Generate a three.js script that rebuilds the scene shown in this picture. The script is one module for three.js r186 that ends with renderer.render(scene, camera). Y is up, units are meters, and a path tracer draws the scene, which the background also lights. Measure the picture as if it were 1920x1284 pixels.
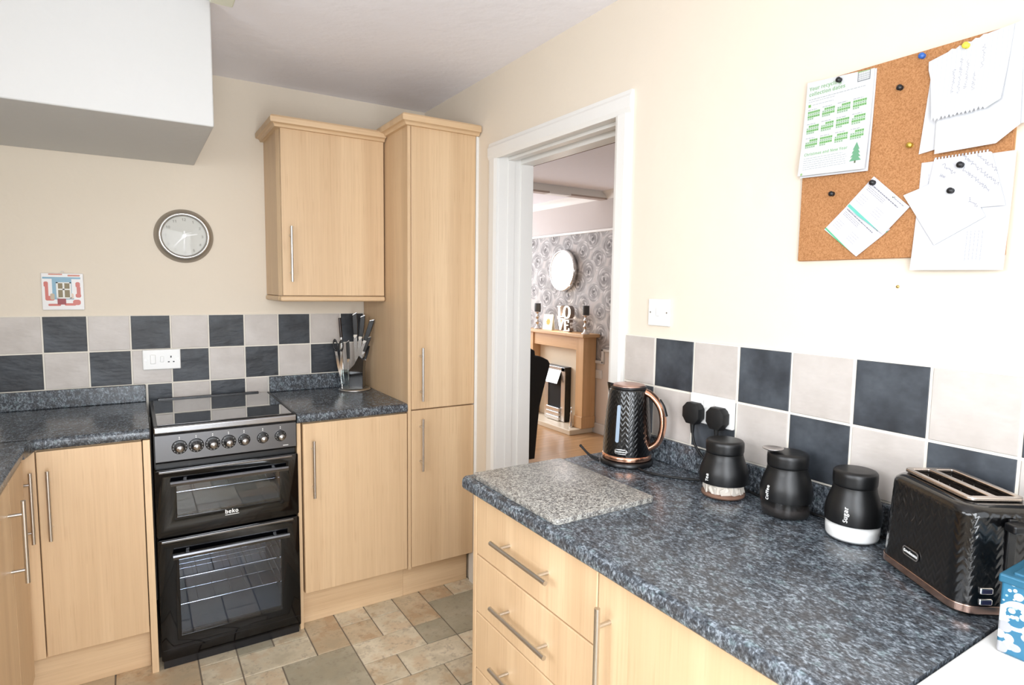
import * as THREE from 'three';
import { RoundedBoxGeometry } from 'three/addons/geometries/RoundedBoxGeometry.js';
import { TextGeometry } from 'three/addons/geometries/TextGeometry.js';
import { FontLoader } from 'three/addons/loaders/FontLoader.js';
import { mergeGeometries, toCreasedNormals } from 'three/addons/utils/BufferGeometryUtils.js';
import { RectAreaLightUniformsLib } from 'three/addons/lights/RectAreaLightUniformsLib.js';

// ------------------------------------------------------------------ camera, sky, lights, exposure
const scene = new THREE.Scene();
const camera = new THREE.PerspectiveCamera(59.308, 1920 / 1284, 0.05, 60);
camera.position.set(-1.345, 1.425, 3.05);
camera.rotation.set(-0.0909, -0.5603, 0.0137, 'YXZ');
scene.background = new THREE.Color(0.86, 0.93, 1.0);
scene.backgroundIntensity = 0.8;
const renderer = new THREE.WebGLRenderer({ antialias: true });
renderer.toneMapping = THREE.LinearToneMapping;
renderer.toneMappingExposure = 0.755;
renderer.shadowMap.enabled = true;
RectAreaLightUniformsLib.init();
function daylight(w, h, x, y, z, tx, ty, tz, intensity, color) {
  const l = new THREE.RectAreaLight(color, intensity, w, h);
  l.position.set(x, y, z); l.lookAt(tx, ty, tz); l.name = 'window_daylight'; scene.add(l);
}
daylight(0.84, 1.9, -1.2, 1.12, 3.62, -1.2, 0.25, 2.0, 17, 0xf4f9ff);     // skylight coming down through the glazed kitchen door
daylight(0.7, 1.1, -0.42, 1.52, 3.5, -0.42, 1.2, 2.5, 3, 0xf4f9ff);       // and through the window next to it
daylight(1.3, 1.0, -2.5, 1.62, 2.5, -1.6, 1.1, 2.45, 12.5, 0xf4f9ff);       // window over the left worktop
daylight(1.5, 1.25, 1.3, 1.5, -3.75, 1.3, 1.1, -2.7, 18, 0xf6f9ff);       // lounge window
daylight(1.6, 1.25, 1.35, 1.5, 3.55, 1.35, 1.1, 2.5, 1.5, 0xf6f9ff);        // lounge window at the other end

// ------------------------------------------------------------------ helpers
let rs = 12345;
const rnd = () => { rs = (rs * 1664525 + 1013904223) >>> 0; return rs / 4294967296; };
const V = (x, y, z) => new THREE.Vector3(x, y, z);
const used = {};
function numbered(n) { const k = used[n] = (used[n] || 0) + 1; return k === 1 ? n : n + '_' + String(k - 1).padStart(3, '0'); }
function ready(m) { m.castShadow = m.receiveShadow = true; return m; }
function merge(gs) {
  const l = gs.flat().map((g) => { const n = g.index ? g.toNonIndexed() : g.clone(); for (const k of Object.keys(n.attributes)) if (!['position', 'normal', 'uv'].includes(k)) n.deleteAttribute(k); return n; });
  return l.length === 1 ? l[0] : mergeGeometries(l);
}
// a part: one mesh of the given name below its parent, its shape given in world coordinates
function part(parent, name, gs, mat, label) {
  const m = ready(new THREE.Mesh(merge([gs]), mat)); m.name = name; parent.add(m);
  if (label) m.userData.label = label;
  return m;
}
function tag(o, label, category, group) { o.userData.label = label; if (category) o.userData.category = category; if (group) o.userData.group = group; return o; }
// a thing: a group with parts; settle() moves its origin to the middle of its base
function thing(name, label, category, group) { const g = new THREE.Group(); g.name = numbered(name); scene.add(g); return tag(g, label, category, group); }
function settle(g) {
  const b = new THREE.Box3().setFromObject(g), c = b.getCenter(V(0, 0, 0)); c.y = b.min.y;
  for (const k of g.children) k.position.sub(c);
  g.position.copy(c); return g;
}
function solo(name, gs, mat, label, category, group) {
  const geo = merge([gs]); geo.computeBoundingBox();
  const c = geo.boundingBox.getCenter(V(0, 0, 0)); c.y = geo.boundingBox.min.y; geo.translate(-c.x, -c.y, -c.z);
  const m = ready(new THREE.Mesh(geo, mat)); m.name = numbered(name); m.position.copy(c); scene.add(m);
  return tag(m, label, category, group);
}
function struct(name, gs, mat) { const m = ready(new THREE.Mesh(merge([gs]), mat)); m.name = name; m.userData.kind = 'structure'; scene.add(m); return m; }
function structGroup(name) { const g = new THREE.Group(); g.name = name; g.userData.kind = 'structure'; scene.add(g); return g; }
// uv in metres by the face's main direction
function meterUV(g, ou = 0, ov = 0, swap = false) {
  const n = g.index ? g.toNonIndexed() : g, p = n.attributes.position, uv = new Float32Array(p.count * 2);
  const a = V(0, 0, 0), b = V(0, 0, 0), c = V(0, 0, 0);
  for (let i = 0; i < p.count; i += 3) {
    a.fromBufferAttribute(p, i); b.fromBufferAttribute(p, i + 1).sub(a); c.fromBufferAttribute(p, i + 2).sub(a); b.cross(c);
    const ax = Math.abs(b.x), ay = Math.abs(b.y), az = Math.abs(b.z);
    for (let k = i; k < i + 3; k++) {
      let u, v; const x = p.getX(k), y = p.getY(k), z = p.getZ(k);
      if (ay >= ax && ay >= az) { u = x; v = z; } else if (ax >= az) { u = z; v = y; } else { u = x; v = y; }
      if (swap) [u, v] = [v, u];
      uv[2 * k] = u + ou; uv[2 * k + 1] = v + ov;
    }
  }
  n.setAttribute('uv', new THREE.BufferAttribute(uv, 2)); return n;
}
// box by its limits, with rounded edges when r > 0
function bx(x0, x1, y0, y1, z0, z1, r = 0, seg = 1) {
  const w = x1 - x0, h = y1 - y0, d = z1 - z0;
  const g = r > 0 ? new RoundedBoxGeometry(w, h, d, seg, Math.min(r, w / 2.01, h / 2.01, d / 2.01)) : new THREE.BoxGeometry(w, h, d);
  g.translate((x0 + x1) / 2, (y0 + y1) / 2, (z0 + z1) / 2);
  return meterUV(g);
}
const wbx = (x0, x1, y0, y1, z0, z1, r = 0.0015) => meterUV(bx(x0, x1, y0, y1, z0, z1, r), rnd() * 3, rnd() * 3);     // wood, its grain upright
const wbh = (x0, x1, y0, y1, z0, z1, r = 0.0015) => meterUV(bx(x0, x1, y0, y1, z0, z1, r), rnd() * 3, rnd() * 3, true); // wood, its grain level
function cyl(a, b, r, seg = 16, r2 = r) {
  const d = b.clone().sub(a), g = new THREE.CylinderGeometry(r2, r, d.length(), seg);
  g.applyQuaternion(new THREE.Quaternion().setFromUnitVectors(V(0, 1, 0), d.clone().normalize()));
  return g.translate((a.x + b.x) / 2, (a.y + b.y) / 2, (a.z + b.z) / 2);
}
function lathe(pts, seg = 48, x = 0, y = 0, z = 0) { return new THREE.LatheGeometry(pts.map((p) => new THREE.Vector2(p[0], p[1])), seg).translate(x, y, z); }
function tube(pts, r, seg = 60, rs_ = 8) { return new THREE.TubeGeometry(new THREE.CatmullRomCurve3(pts), seg, r, rs_); }
function roundRect(w, h, r, x = 0, y = 0, Kind = THREE.Shape) {
  const s = new Kind(); const a = x - w / 2, b = y - h / 2;
  s.moveTo(a + r, b); s.lineTo(a + w - r, b); s.absarc(a + w - r, b + r, r, -Math.PI / 2, 0); s.lineTo(a + w, b + h - r); s.absarc(a + w - r, b + h - r, r, 0, Math.PI / 2);
  s.lineTo(a + r, b + h); s.absarc(a + r, b + h - r, r, Math.PI / 2, Math.PI); s.lineTo(a, b + r); s.absarc(a + r, b + r, r, Math.PI, Math.PI * 1.5); return s;
}
const extr = (s, depth, bevel = 0, cs = 10) => new THREE.ExtrudeGeometry(s, { depth, bevelEnabled: bevel > 0, bevelSize: bevel, bevelThickness: bevel, bevelSegments: 2, curveSegments: cs });
// extrude a profile (a list of [a, b]) along an axis from t0 to t1; a, b lie on the other two axes
function sweep(profile, axis, t0, t1) {
  const s = new THREE.Shape(profile.map((p) => new THREE.Vector2(p[0], p[1])));
  const g = new THREE.ExtrudeGeometry(s, { depth: t1 - t0, bevelEnabled: false }); g.translate(0, 0, t0);
  if (axis === 'x') { const m = new THREE.Matrix4().set(0, 0, 1, 0, 0, 1, 0, 0, 1, 0, 0, 0, 0, 0, 0, 1); g.applyMatrix4(m); flip(g); } // (a,b,t) -> (t,b,a)
  return meterUV(toCreasedNormals(g, 0.6));
}
function flip(g) {
  const i = g.index; const p = g.attributes;
  if (i) { for (let k = 0; k < i.count; k += 3) { const t = i.getX(k); i.setX(k, i.getX(k + 2)); i.setX(k + 2, t); } } else {
    for (const n of Object.keys(p)) { const a = p[n], s = a.itemSize; for (let k = 0; k < a.count; k += 3) for (let j = 0; j < s; j++) { const q = a.array[k * s + j]; a.array[k * s + j] = a.array[(k + 2) * s + j]; a.array[(k + 2) * s + j] = q; } }
  }
  g.computeVertexNormals(); return g;
}
// a tile: its face (w x h) looks along +z, at z = t, with a chamfer b
function slab(w, h, t, b, ou = 0, ov = 0) {
  const ring = (i, z) => [[-w / 2 + i, -h / 2 + i, z], [w / 2 - i, -h / 2 + i, z], [w / 2 - i, h / 2 - i, z], [-w / 2 + i, h / 2 - i, z]];
  const r0 = ring(0, 0), r1 = ring(0, t - b), r2 = ring(b, t), pos = [];
  const quad = (A, B, C, D) => pos.push(...A, ...B, ...C, ...A, ...C, ...D);
  for (let k = 0; k < 4; k++) { const j = (k + 1) % 4; quad(r0[k], r0[j], r1[j], r1[k]); quad(r1[k], r1[j], r2[j], r2[k]); }
  quad(...r2);
  const g = new THREE.BufferGeometry(); g.setAttribute('position', new THREE.Float32BufferAttribute(pos, 3)); g.computeVertexNormals();
  const uv = []; for (let k = 0; k < pos.length; k += 3) uv.push(pos[k] + ou, pos[k + 1] + ov);
  g.setAttribute('uv', new THREE.Float32BufferAttribute(uv, 2)); return g;
}

// ------------------------------------------------------------------ textures
function noiseGrid(nx, ny, seed) { let s = seed; const a = new Float32Array(nx * ny); for (let i = 0; i < a.length; i++) { s = (s * 1664525 + 1013904223) >>> 0; a[i] = s / 4294967296; } return a; }
function tileNoise(W, H, nx, ny, seed) {          // smooth noise that repeats, values 0..1
  const g = noiseGrid(nx, ny, seed), out = new Float32Array(W * H);
  for (let y = 0; y < H; y++) {
    const fy = y / H * ny, y0 = Math.floor(fy), ty = fy - y0, sy = ty * ty * (3 - 2 * ty), ya = (y0 % ny) * nx, yb = ((y0 + 1) % ny) * nx;
    for (let x = 0; x < W; x++) {
      const fx = x / W * nx, x0 = Math.floor(fx), tx = fx - x0, sx = tx * tx * (3 - 2 * tx), xa = x0 % nx, xb = (x0 + 1) % nx;
      out[y * W + x] = (g[ya + xa] * (1 - sx) + g[ya + xb] * sx) * (1 - sy) + (g[yb + xa] * (1 - sx) + g[yb + xb] * sx) * sy;
    }
  }
  return out;
}
function fbm(W, H, nx, ny, oct, seed, fall = 0.5) {
  const out = new Float32Array(W * H); let amp = 1, tot = 0;
  for (let o = 0; o < oct; o++) { const n = tileNoise(W, H, Math.min(nx << o, W), Math.min(ny << o, H), seed + o * 77); for (let i = 0; i < out.length; i++) out[i] += n[i] * amp; tot += amp; amp *= fall; }
  for (let i = 0; i < out.length; i++) out[i] /= tot; return out;
}
function dataTex(W, H, fn, sx, sy, srgb = true) {    // sx, sy: size in metres
  const d = new Uint8Array(W * H * 4);
  for (let i = 0; i < W * H; i++) { const c = fn(i); d[4 * i] = Math.max(0, Math.min(255, c[0])); d[4 * i + 1] = Math.max(0, Math.min(255, c[1])); d[4 * i + 2] = Math.max(0, Math.min(255, c[2])); d[4 * i + 3] = 255; }
  const t = new THREE.DataTexture(d, W, H); t.wrapS = t.wrapT = THREE.RepeatWrapping; t.magFilter = THREE.LinearFilter; t.minFilter = THREE.LinearFilter;
  if (srgb) t.colorSpace = THREE.SRGBColorSpace; t.repeat.set(1 / sx, 1 / sy); t.needsUpdate = true; return t;
}
const grey = (v) => [v, v, v];
function canvasTex(W, H, draw) {
  const c = document.createElement('canvas'); c.width = W; c.height = H; draw(c.getContext('2d'), W, H);
  const t = new THREE.CanvasTexture(c); t.colorSpace = THREE.SRGBColorSpace; t.wrapS = t.wrapT = THREE.RepeatWrapping; return t;
}
const mixc = (a, b, t) => [a[0] + (b[0] - a[0]) * t, a[1] + (b[1] - a[1]) * t, a[2] + (b[2] - a[2]) * t];
const sat = (t) => Math.max(0, Math.min(1, t));
const S = (o) => new THREE.MeshStandardMaterial(o), P = (o) => new THREE.MeshPhysicalMaterial(o);

// beech: long soft stripes and short pores
const woodTex = (() => {
  const W = 512, H = 1024, a = fbm(W, H, 9, 1, 3, 11), b = fbm(W, H, 110, 5, 2, 23), c = fbm(W, H, 200, 14, 1, 31);
  return dataTex(W, H, (i) => { const t = a[i], f = b[i] - 0.5, p = Math.max(0, c[i] - 0.72) * 2.2; return mixc(mixc([214, 183, 145], [228, 199, 161], sat((t - 0.25) * 1.9)), [176, 139, 104], sat(0.08 + f * 0.2 + p * 0.35)); }, 0.55, 1.3);
})();
const beech = S({ map: woodTex, roughness: 0.42, color: 0xffffff });
const topTex = (() => {          // dark blue-grey laminate with soft pale flecks
  const W = 1024, H = 1024, a = fbm(W, H, 100, 72, 3, 5, 0.75), b = fbm(W, H, 150, 100, 2, 91, 0.75), c = fbm(W, H, 34, 26, 3, 29, 0.6), e = fbm(W, H, 6, 6, 2, 3);
  return dataTex(W, H, (i) => {
    const v = a[i] * 0.46 + b[i] * 0.36 + c[i] * 0.18, t = sat((v - 0.32) * 2.75);
    let k = t < 0.5 ? mixc([38, 42, 47], [84, 90, 97], t * 2) : mixc([84, 90, 97], [160, 170, 179], (t - 0.5) * 2);
    k = mixc(k, [68, 65, 65], sat((0.46 - c[i]) * 6) * 0.4);
    k = mixc(k, [110, 142, 140], sat((c[i] - 0.66) * 9) * 0.25);
    return mixc(k, [64, 69, 75], 0.08 + 0.12 * e[i]);
  }, 0.44, 0.44);
})();
const laminate = S({ map: topTex, roughness: 0.24 });
const boardTex = (() => {
  const W = 512, H = 512, a = fbm(W, H, 44, 44, 3, 15, 0.7), b = fbm(W, H, 70, 70, 2, 61, 0.7), c = fbm(W, H, 56, 56, 2, 77, 0.7);
  return dataTex(W, H, (i) => { let k = mixc([112, 110, 108], [182, 180, 172], sat((a[i] - 0.3) * 2.6)); k = mixc(k, [70, 64, 60], sat((b[i] - 0.58) * 8) * 0.8); return mixc(k, [206, 204, 194], sat((c[i] - 0.6) * 8) * 0.7); }, 0.2, 0.2);
})();
const graniteM = S({ map: boardTex, roughness: 0.35 });
const slateN = fbm(512, 512, 5, 5, 6, 71, 0.6), slateR = fbm(512, 512, 4, 9, 5, 19, 0.55);
const darkTileTex = dataTex(512, 512, (i) => mixc([38, 42, 48], [84, 90, 97], sat((slateN[i] - 0.3) * 2.2)), 0.6, 0.6);
const slateBump = dataTex(512, 512, (i) => grey(255 * slateR[i]), 0.6, 0.6, false);
const lightTileTex = dataTex(512, 512, (i) => mixc([190, 182, 175], [208, 201, 195], sat((slateN[i] - 0.25) * 2)), 0.6, 0.6);
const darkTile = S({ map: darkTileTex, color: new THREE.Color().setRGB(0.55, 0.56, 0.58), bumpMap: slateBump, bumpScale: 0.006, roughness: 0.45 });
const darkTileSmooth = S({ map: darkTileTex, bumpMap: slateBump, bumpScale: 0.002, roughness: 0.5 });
const lightTile = S({ map: lightTileTex, bumpMap: slateBump, bumpScale: 0.003, roughness: 0.4 });
const groutM = S({ color: 0xece6da, roughness: 0.9 });
const stoneA = fbm(512, 512, 4, 4, 5, 131, 0.6), stoneB = fbm(512, 512, 7, 7, 5, 177, 0.65), stoneC = fbm(512, 512, 36, 36, 3, 215, 0.7);
const stone = (lo, hi, rust, amount) => S({ map: dataTex(512, 512, (i) => { let k = mixc(lo, hi, sat((stoneA[i] - 0.28) * 2.2)); k = mixc(mixc(k, rust, sat((stoneB[i] - 0.49) * 6) * (amount + 0.2)), [176, 164, 140], sat((0.42 - stoneB[i]) * 6) * 0.35); return mixc(k, [126, 112, 96], sat((0.42 - stoneC[i]) * 4) * 0.3); }, 0.55, 0.55), roughness: 0.5 });
const stones = { g: stone([162, 155, 134], [188, 181, 160], [172, 160, 136], 0.3), t: stone([200, 187, 160], [224, 212, 188], [190, 162, 128], 0.4), b: stone([192, 172, 142], [216, 198, 168], [188, 156, 122], 0.5), l: stone([210, 198, 172], [234, 223, 199], [206, 178, 144], 0.3) };
const jointM = S({ color: 0x85796a, roughness: 0.9 });
const plasterN = fbm(512, 512, 24, 24, 4, 301, 0.6);
const plasterBump = dataTex(512, 512, (i) => grey(255 * plasterN[i]), 1.2, 1.2, false);
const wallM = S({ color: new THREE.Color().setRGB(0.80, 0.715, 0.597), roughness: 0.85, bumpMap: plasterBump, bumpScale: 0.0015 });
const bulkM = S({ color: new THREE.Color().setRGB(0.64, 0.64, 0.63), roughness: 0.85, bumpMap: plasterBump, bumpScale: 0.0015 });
const ceilM = S({ color: new THREE.Color().setRGB(0.92, 0.91, 0.96), roughness: 0.9, bumpMap: plasterBump, bumpScale: 0.002 });
const gloss = S({ color: new THREE.Color().setRGB(0.84, 0.83, 0.80), roughness: 0.35 });        // white paint on trim
const whitePlastic = S({ color: new THREE.Color().setRGB(0.86, 0.86, 0.84), roughness: 0.3 });
const steel = S({ color: new THREE.Color().setRGB(0.62, 0.60, 0.57), metalness: 1, roughness: 0.3 });
const chrome = S({ color: new THREE.Color().setRGB(0.82, 0.82, 0.82), metalness: 1, roughness: 0.1 });
const copper = S({ color: new THREE.Color().setRGB(0.86, 0.47, 0.32), metalness: 1, roughness: 0.16 });
const blackGloss = P({ color: 0x060607, roughness: 0.3, specularIntensity: 0.3, clearcoat: 1, clearcoatRoughness: 0.04 });
const blackMatt = S({ color: 0x101011, roughness: 0.38 });
const blackSatin = P({ color: 0x0e0e10, roughness: 0.3, specularIntensity: 1 });
const blackRubber = S({ color: 0x0c0c0d, roughness: 0.55 });
const printWhite = S({ color: 0xf2f2f0, roughness: 0.5 });
const glassClear = P({ color: 0xffffff, transmission: 1, roughness: 0.02, thickness: 0, ior: 1.5 });

// ------------------------------------------------------------------ the setting
const CEIL = 2.345, BACKX = -2.25, NEARZ = 3.3, LX = 2.5, FARZ = -3.6;
{ // kitchen floor: stone-look tiles, each a piece, on a grid of 0.1318 x 0.1475
  const floor = struct('floor', bx(BACKX - 0.1, 0.17, -0.1, -0.004, -0.1, NEARZ + 0.15), jointM);
  const U = 0.1318, Wd = 0.1475, X0 = -1.19, Z0 = 0.4965, cells = {};
  const put = (c, r, w, h, k) => {
    for (let i = 0; i < w; i++) for (let j = 0; j < h; j++) cells[(c + i) + ',' + (r + j)] = 1;
    const g = slab(w * U - 0.005, h * Wd - 0.005, 0.005, 0.0012, rnd() * 3, rnd() * 3).rotateX(-Math.PI / 2);
    const m = part(floor, 'floor_tile', g, stones[k]); m.position.set(X0 + (c + w / 2) * U, -0.005, Z0 + (r + h / 2) * Wd);
  };
  const seen = ['-2 0 2 2 b', '0 0 1 1 t', '0 1 1 1 l', '1 0 1 1 g', '2 0 1 1 t', '1 1 2 1 l', '1 2 1 1 l', '0 2 1 2 l', '-2 2 2 1 t', '3 0 1 2 b', '4 0 1 1 l', '5 0 1 1 t', '4 1 1 1 b', '5 1 1 1 l', '6 0 1 2 b', '7 0 1 1 b', '8 0 1 1 l', '7 1 2 2 g', '6 2 1 1 g', '4 2 2 1 l', '2 2 2 2 g', '4 3 1 1 t', '5 3 2 1 l', '7 3 1 1 l', '8 3 1 1 t', '4 4 2 1 t', '6 4 1 1 t', '7 4 2 2 g', '1 3 1 1 t', '0 4 2 1 l', '2 4 2 1 b', '-2 3 2 2 g'];
  for (const s of seen) { const [c, r, w, h, k] = s.split(' '); put(+c, +r, +w, +h, k); }
  const kinds = [[2, 2], [2, 1], [1, 2], [1, 1], [2, 1], [1, 1]], tones = 'gtblltgb';
  for (let r = 0; r < 20; r++) for (let c = -4; c < 9; c++) {
    if (cells[c + ',' + r]) continue;
    let [w, h] = kinds[Math.floor(rnd() * 6)];
    const free = (a, b) => { for (let i = 0; i < a; i++) for (let j = 0; j < b; j++) if (c + i > 8 || r + j > 19 || cells[(c + i) + ',' + (r + j)]) return false; return true; };
    if (!free(w, h)) { w = 1; h = free(1, 1) ? 1 : 1; }
    put(c, r, w, h, tones[Math.floor(rnd() * 8)]);
  }
}
const TT = 1.285, TP = 0.15, TH = 0.007;     // wall tiles: top edge, pitch, thickness
const tileGeos = [0, 1, 2, 3].map((k) => slab(TP - 0.006, TP - 0.006, TH, 0.0012, k * 0.31, k * 0.17));
function wallTile(wall, turn, a0, a1, y0, y1, mat) {     // a: along the wall
  const full = a1 - a0 > TP - 0.001 && y1 - y0 > TP - 0.001;
  const g = full ? tileGeos[Math.floor(rnd() * 4)] : slab(a1 - a0 - 0.006, y1 - y0 - 0.006, TH, 0.0012, rnd(), rnd());
  const m = ready(new THREE.Mesh(g, mat)); m.name = 'wall_tile'; wall.add(m);
  if (turn) { m.rotation.y = -Math.PI / 2; m.position.set(-0.002, (y0 + y1) / 2, (a0 + a1) / 2); } else m.position.set((a0 + a1) / 2, (y0 + y1) / 2, 0.002);
  return m;
}
{ // back wall with its chequered tiles
  const wall = struct('wall_back', bx(BACKX - 0.15, 0.0, -0.1, CEIL + 0.1, -0.15, 0), wallM);
  const x0 = -1.8155;
  part(wall, 'grout', bx(BACKX, -0.345, 0.8, TT, 0, 0.0065), groutM);
  for (let k = -3; k <= 9; k++) for (let r = 0; r < 3; r++) {
    let a0 = x0 + k * TP, a1 = Math.min(a0 + TP, -0.345), y1 = TT - r * TP, y0 = y1 - TP;
    a0 = Math.max(a0, BACKX); if (a1 - a0 < 0.02) continue;
    if (r === 2) { if (a1 < -1.31 || a0 > -0.82) continue; a0 = Math.max(a0, -1.312); a1 = Math.min(a1, -0.815); }
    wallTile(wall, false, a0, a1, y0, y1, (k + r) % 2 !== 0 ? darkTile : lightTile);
  }
}
{ // right wall, with the doorway to the lounge
  const z0 = 0.755, z1 = 1.56, top = 2.0;
  const wall = struct('wall_right', [bx(0, 0.16, -0.1, CEIL + 0.1, -0.15, z0), bx(0, 0.16, -0.1, CEIL + 0.1, z1, NEARZ + 0.15), bx(0, 0.16, top, CEIL + 0.1, z0, z1)], wallM);
  const g0 = 1.5895, tt = 1.2815;
  part(wall, 'grout', bx(-0.0065, 0, 0.9, tt, 1.606, 2.98), groutM);
  for (let k = 0; k <= 9; k++) for (let r = 0; r < 2; r++) {
    const a0 = Math.max(g0 + k * TP, 1.606), a1 = Math.min(g0 + (k + 1) * TP, 2.98), y1 = tt - r * TP;
    if (a1 - a0 < 0.02) continue;
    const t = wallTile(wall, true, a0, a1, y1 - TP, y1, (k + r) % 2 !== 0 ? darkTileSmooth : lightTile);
    if (k === 7 && r === 1) { const s = new THREE.Shape(); s.absellipse(-0.045, -0.005, 0.017, 0.021, 0, 7); part(t, 'leaf_print', extr(s, 0.0004).translate(0, 0, TH), S({ color: 0x6d9a76, roughness: 0.5 }), 'green painted motif'); }
  }
  // door lining and architrave
  const d = structGroup('door_1');
  const prof = [[0, 0], [0.07, 0], [0.07, 0.012], [0.055, 0.018], [0.02, 0.018], [0.012, 0.013], [0, 0.011]];   // across, out from the wall
  const o0 = 0.712, o1 = 1.605, ot = 2.046;
  const upright = (mirror, zEdge) => { const s = new THREE.Shape(prof.map(([a, b]) => new THREE.Vector2(b, a))); const g = new THREE.ExtrudeGeometry(s, { depth: ot - 0.07, bevelEnabled: false }); g.rotateX(-Math.PI / 2); // (b,a,t)->(b,t,-a)
    const p = g.attributes.position; for (let i = 0; i < p.count; i++) { const b = p.getX(i), a = -p.getZ(i); p.setX(i, -b); p.setZ(i, mirror ? zEdge - a : zEdge + a); } if (mirror) g.computeVertexNormals(); else flip(g); return meterUV(toCreasedNormals(g, 0.3)); };
  part(d, 'architrave', upright(false, o0), gloss); part(d, 'architrave', upright(true, o1), gloss);
  const h = new THREE.ExtrudeGeometry(new THREE.Shape(prof.map(([a, b]) => new THREE.Vector2(-b, ot - a))), { depth: o1 - o0, bevelEnabled: false }).translate(0, 0, o0);
  part(d, 'architrave', meterUV(toCreasedNormals(h, 0.3)), gloss);
  part(d, 'door_lining', [bx(-0.001, 0.175, 0, 1.985, 0.755, 0.783), bx(-0.001, 0.175, 0, 1.985, 1.532, 1.56), bx(-0.001, 0.175, 1.985, 2.0, 0.755, 1.56)], gloss);
  part(d, 'door_stop', [bx(0.045, 0.08, 0, 1.972, 0.783, 0.786, 0.001), bx(0.045, 0.08, 0, 1.972, 1.529, 1.532, 0.001), bx(0.045, 0.08, 1.972, 1.985, 0.783, 1.532, 0.002), bx(0.11, 0.174, 0, 1.962, 0.783, 0.789, 0.001), bx(0.11, 0.174, 0, 1.962, 1.526, 1.532, 0.001), bx(0.11, 0.174, 1.962, 1.985, 0.783, 1.532, 0.002)], gloss);
  part(d, 'gap_strip', bx(0.174, 0.178, 1.962, 1.99, 0.783, 1.532), S({ color: 0x6a4b32, roughness: 0.8 }), 'thin brown edge over the doorway');
}
struct('wall_left', [bx(BACKX - 0.15, BACKX, -0.1, CEIL + 0.1, 0, 1.8), bx(BACKX - 0.15, BACKX, -0.1, CEIL + 0.1, 3.2, NEARZ + 0.15), bx(BACKX - 0.15, BACKX, -0.1, 1.06, 1.8, 3.2), bx(BACKX - 0.15, BACKX, 2.14, CEIL + 0.1, 1.8, 3.2)], wallM);
{ const w = structGroup('window_4'), x = BACKX - 0.08; part(w, 'window_frame', [bx(x - 0.03, x + 0.03, 1.06, 2.14, 1.8, 1.85), bx(x - 0.03, x + 0.03, 1.06, 2.14, 3.15, 3.2), bx(x - 0.03, x + 0.03, 1.06, 1.11, 1.85, 3.15), bx(x - 0.03, x + 0.03, 2.09, 2.14, 1.85, 3.15), bx(x - 0.03, x + 0.03, 1.11, 2.09, 2.47, 2.53)], gloss); part(w, 'pane', bx(x - 0.002, x + 0.002, 1.1, 2.1, 1.84, 3.16), glassClear); }
struct('wall_near', [bx(BACKX, -1.66, -0.1, CEIL + 0.1, NEARZ, NEARZ + 0.15), bx(-0.06, 0, -0.1, CEIL + 0.1, NEARZ, NEARZ + 0.15), bx(-1.66, -0.06, 2.08, CEIL + 0.1, NEARZ, NEARZ + 0.15), bx(-0.78, -0.06, -0.1, 0.95, NEARZ, NEARZ + 0.15)], wallM);
{ // glazed back door and window behind the camera
  const d = structGroup('door_2');
  part(d, 'door_frame', [bx(-1.66, -1.6, 0, 2.08, 3.32, 3.39, 0.004), bx(-0.82, -0.76, 0, 2.08, 3.32, 3.39, 0.004), bx(-1.6, -0.82, 2.02, 2.08, 3.32, 3.39, 0.004), bx(-1.6, -0.82, 0, 0.1, 3.32, 3.39, 0.004)], gloss);
  part(d, 'pane', bx(-1.61, -0.81, 0.09, 2.03, 3.352, 3.356), glassClear);
  const w = structGroup('window_1');
  part(w, 'window_frame', [bx(-0.78, -0.73, 0.95, 2.08, 3.32, 3.39, 0.004), bx(-0.11, -0.06, 0.95, 2.08, 3.32, 3.39, 0.004), bx(-0.73, -0.11, 2.03, 2.08, 3.32, 3.39, 0.004), bx(-0.73, -0.11, 0.95, 1.0, 3.32, 3.39, 0.004)], gloss);
  part(w, 'pane', bx(-0.74, -0.1, 0.99, 2.04, 3.352, 3.356), glassClear);
  part(w, 'window_sill', bx(-0.78, -0.06, 0.935, 0.955, 3.27, 3.32, 0.004), gloss);
}
struct('ceiling', bx(BACKX - 0.15, LX + 0.15, CEIL, CEIL + 0.1, FARZ - 0.15, NEARZ + 0.15), ceilM);
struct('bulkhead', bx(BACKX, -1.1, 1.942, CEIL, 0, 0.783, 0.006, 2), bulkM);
struct('patio', bx(-6, 8, -0.2, -0.1, NEARZ + 0.15, 12), S({ color: new THREE.Color().setRGB(0.5, 0.48, 0.44), roughness: 0.9 }));
struct('trim_1', bx(-0.013, 0, 0, 2.1, 0.56, 0.602), gloss);
struct('baseboard_right', [bx(-0.016, 0, 0, 0.11, 0.602, 0.712, 0.004)], gloss);

// ------------------------------------------------------------------ kitchen units
// a steel bar handle: bar along dir, standing off along out
function handle(parent, c, dir, out, len = 0.235) {
  const e = dir.clone().multiplyScalar(len / 2), b = c.clone().addScaledVector(out, 0.034), gs = [cyl(b.clone().sub(e), b.clone().add(e), 0.0058, 20)];
  for (const s of [-1, 1]) { const q = c.clone().addScaledVector(dir, s * (len / 2 - 0.038)); gs.push(cyl(q, q.clone().addScaledVector(out, 0.034), 0.0045, 12)); }
  return part(parent, 'handle', gs, steel, 'brushed steel bar handle');
}
const Xp = V(1, 0, 0), Yp = V(0, 1, 0), Zp = V(0, 0, 1), Xn = V(-1, 0, 0);
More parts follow.
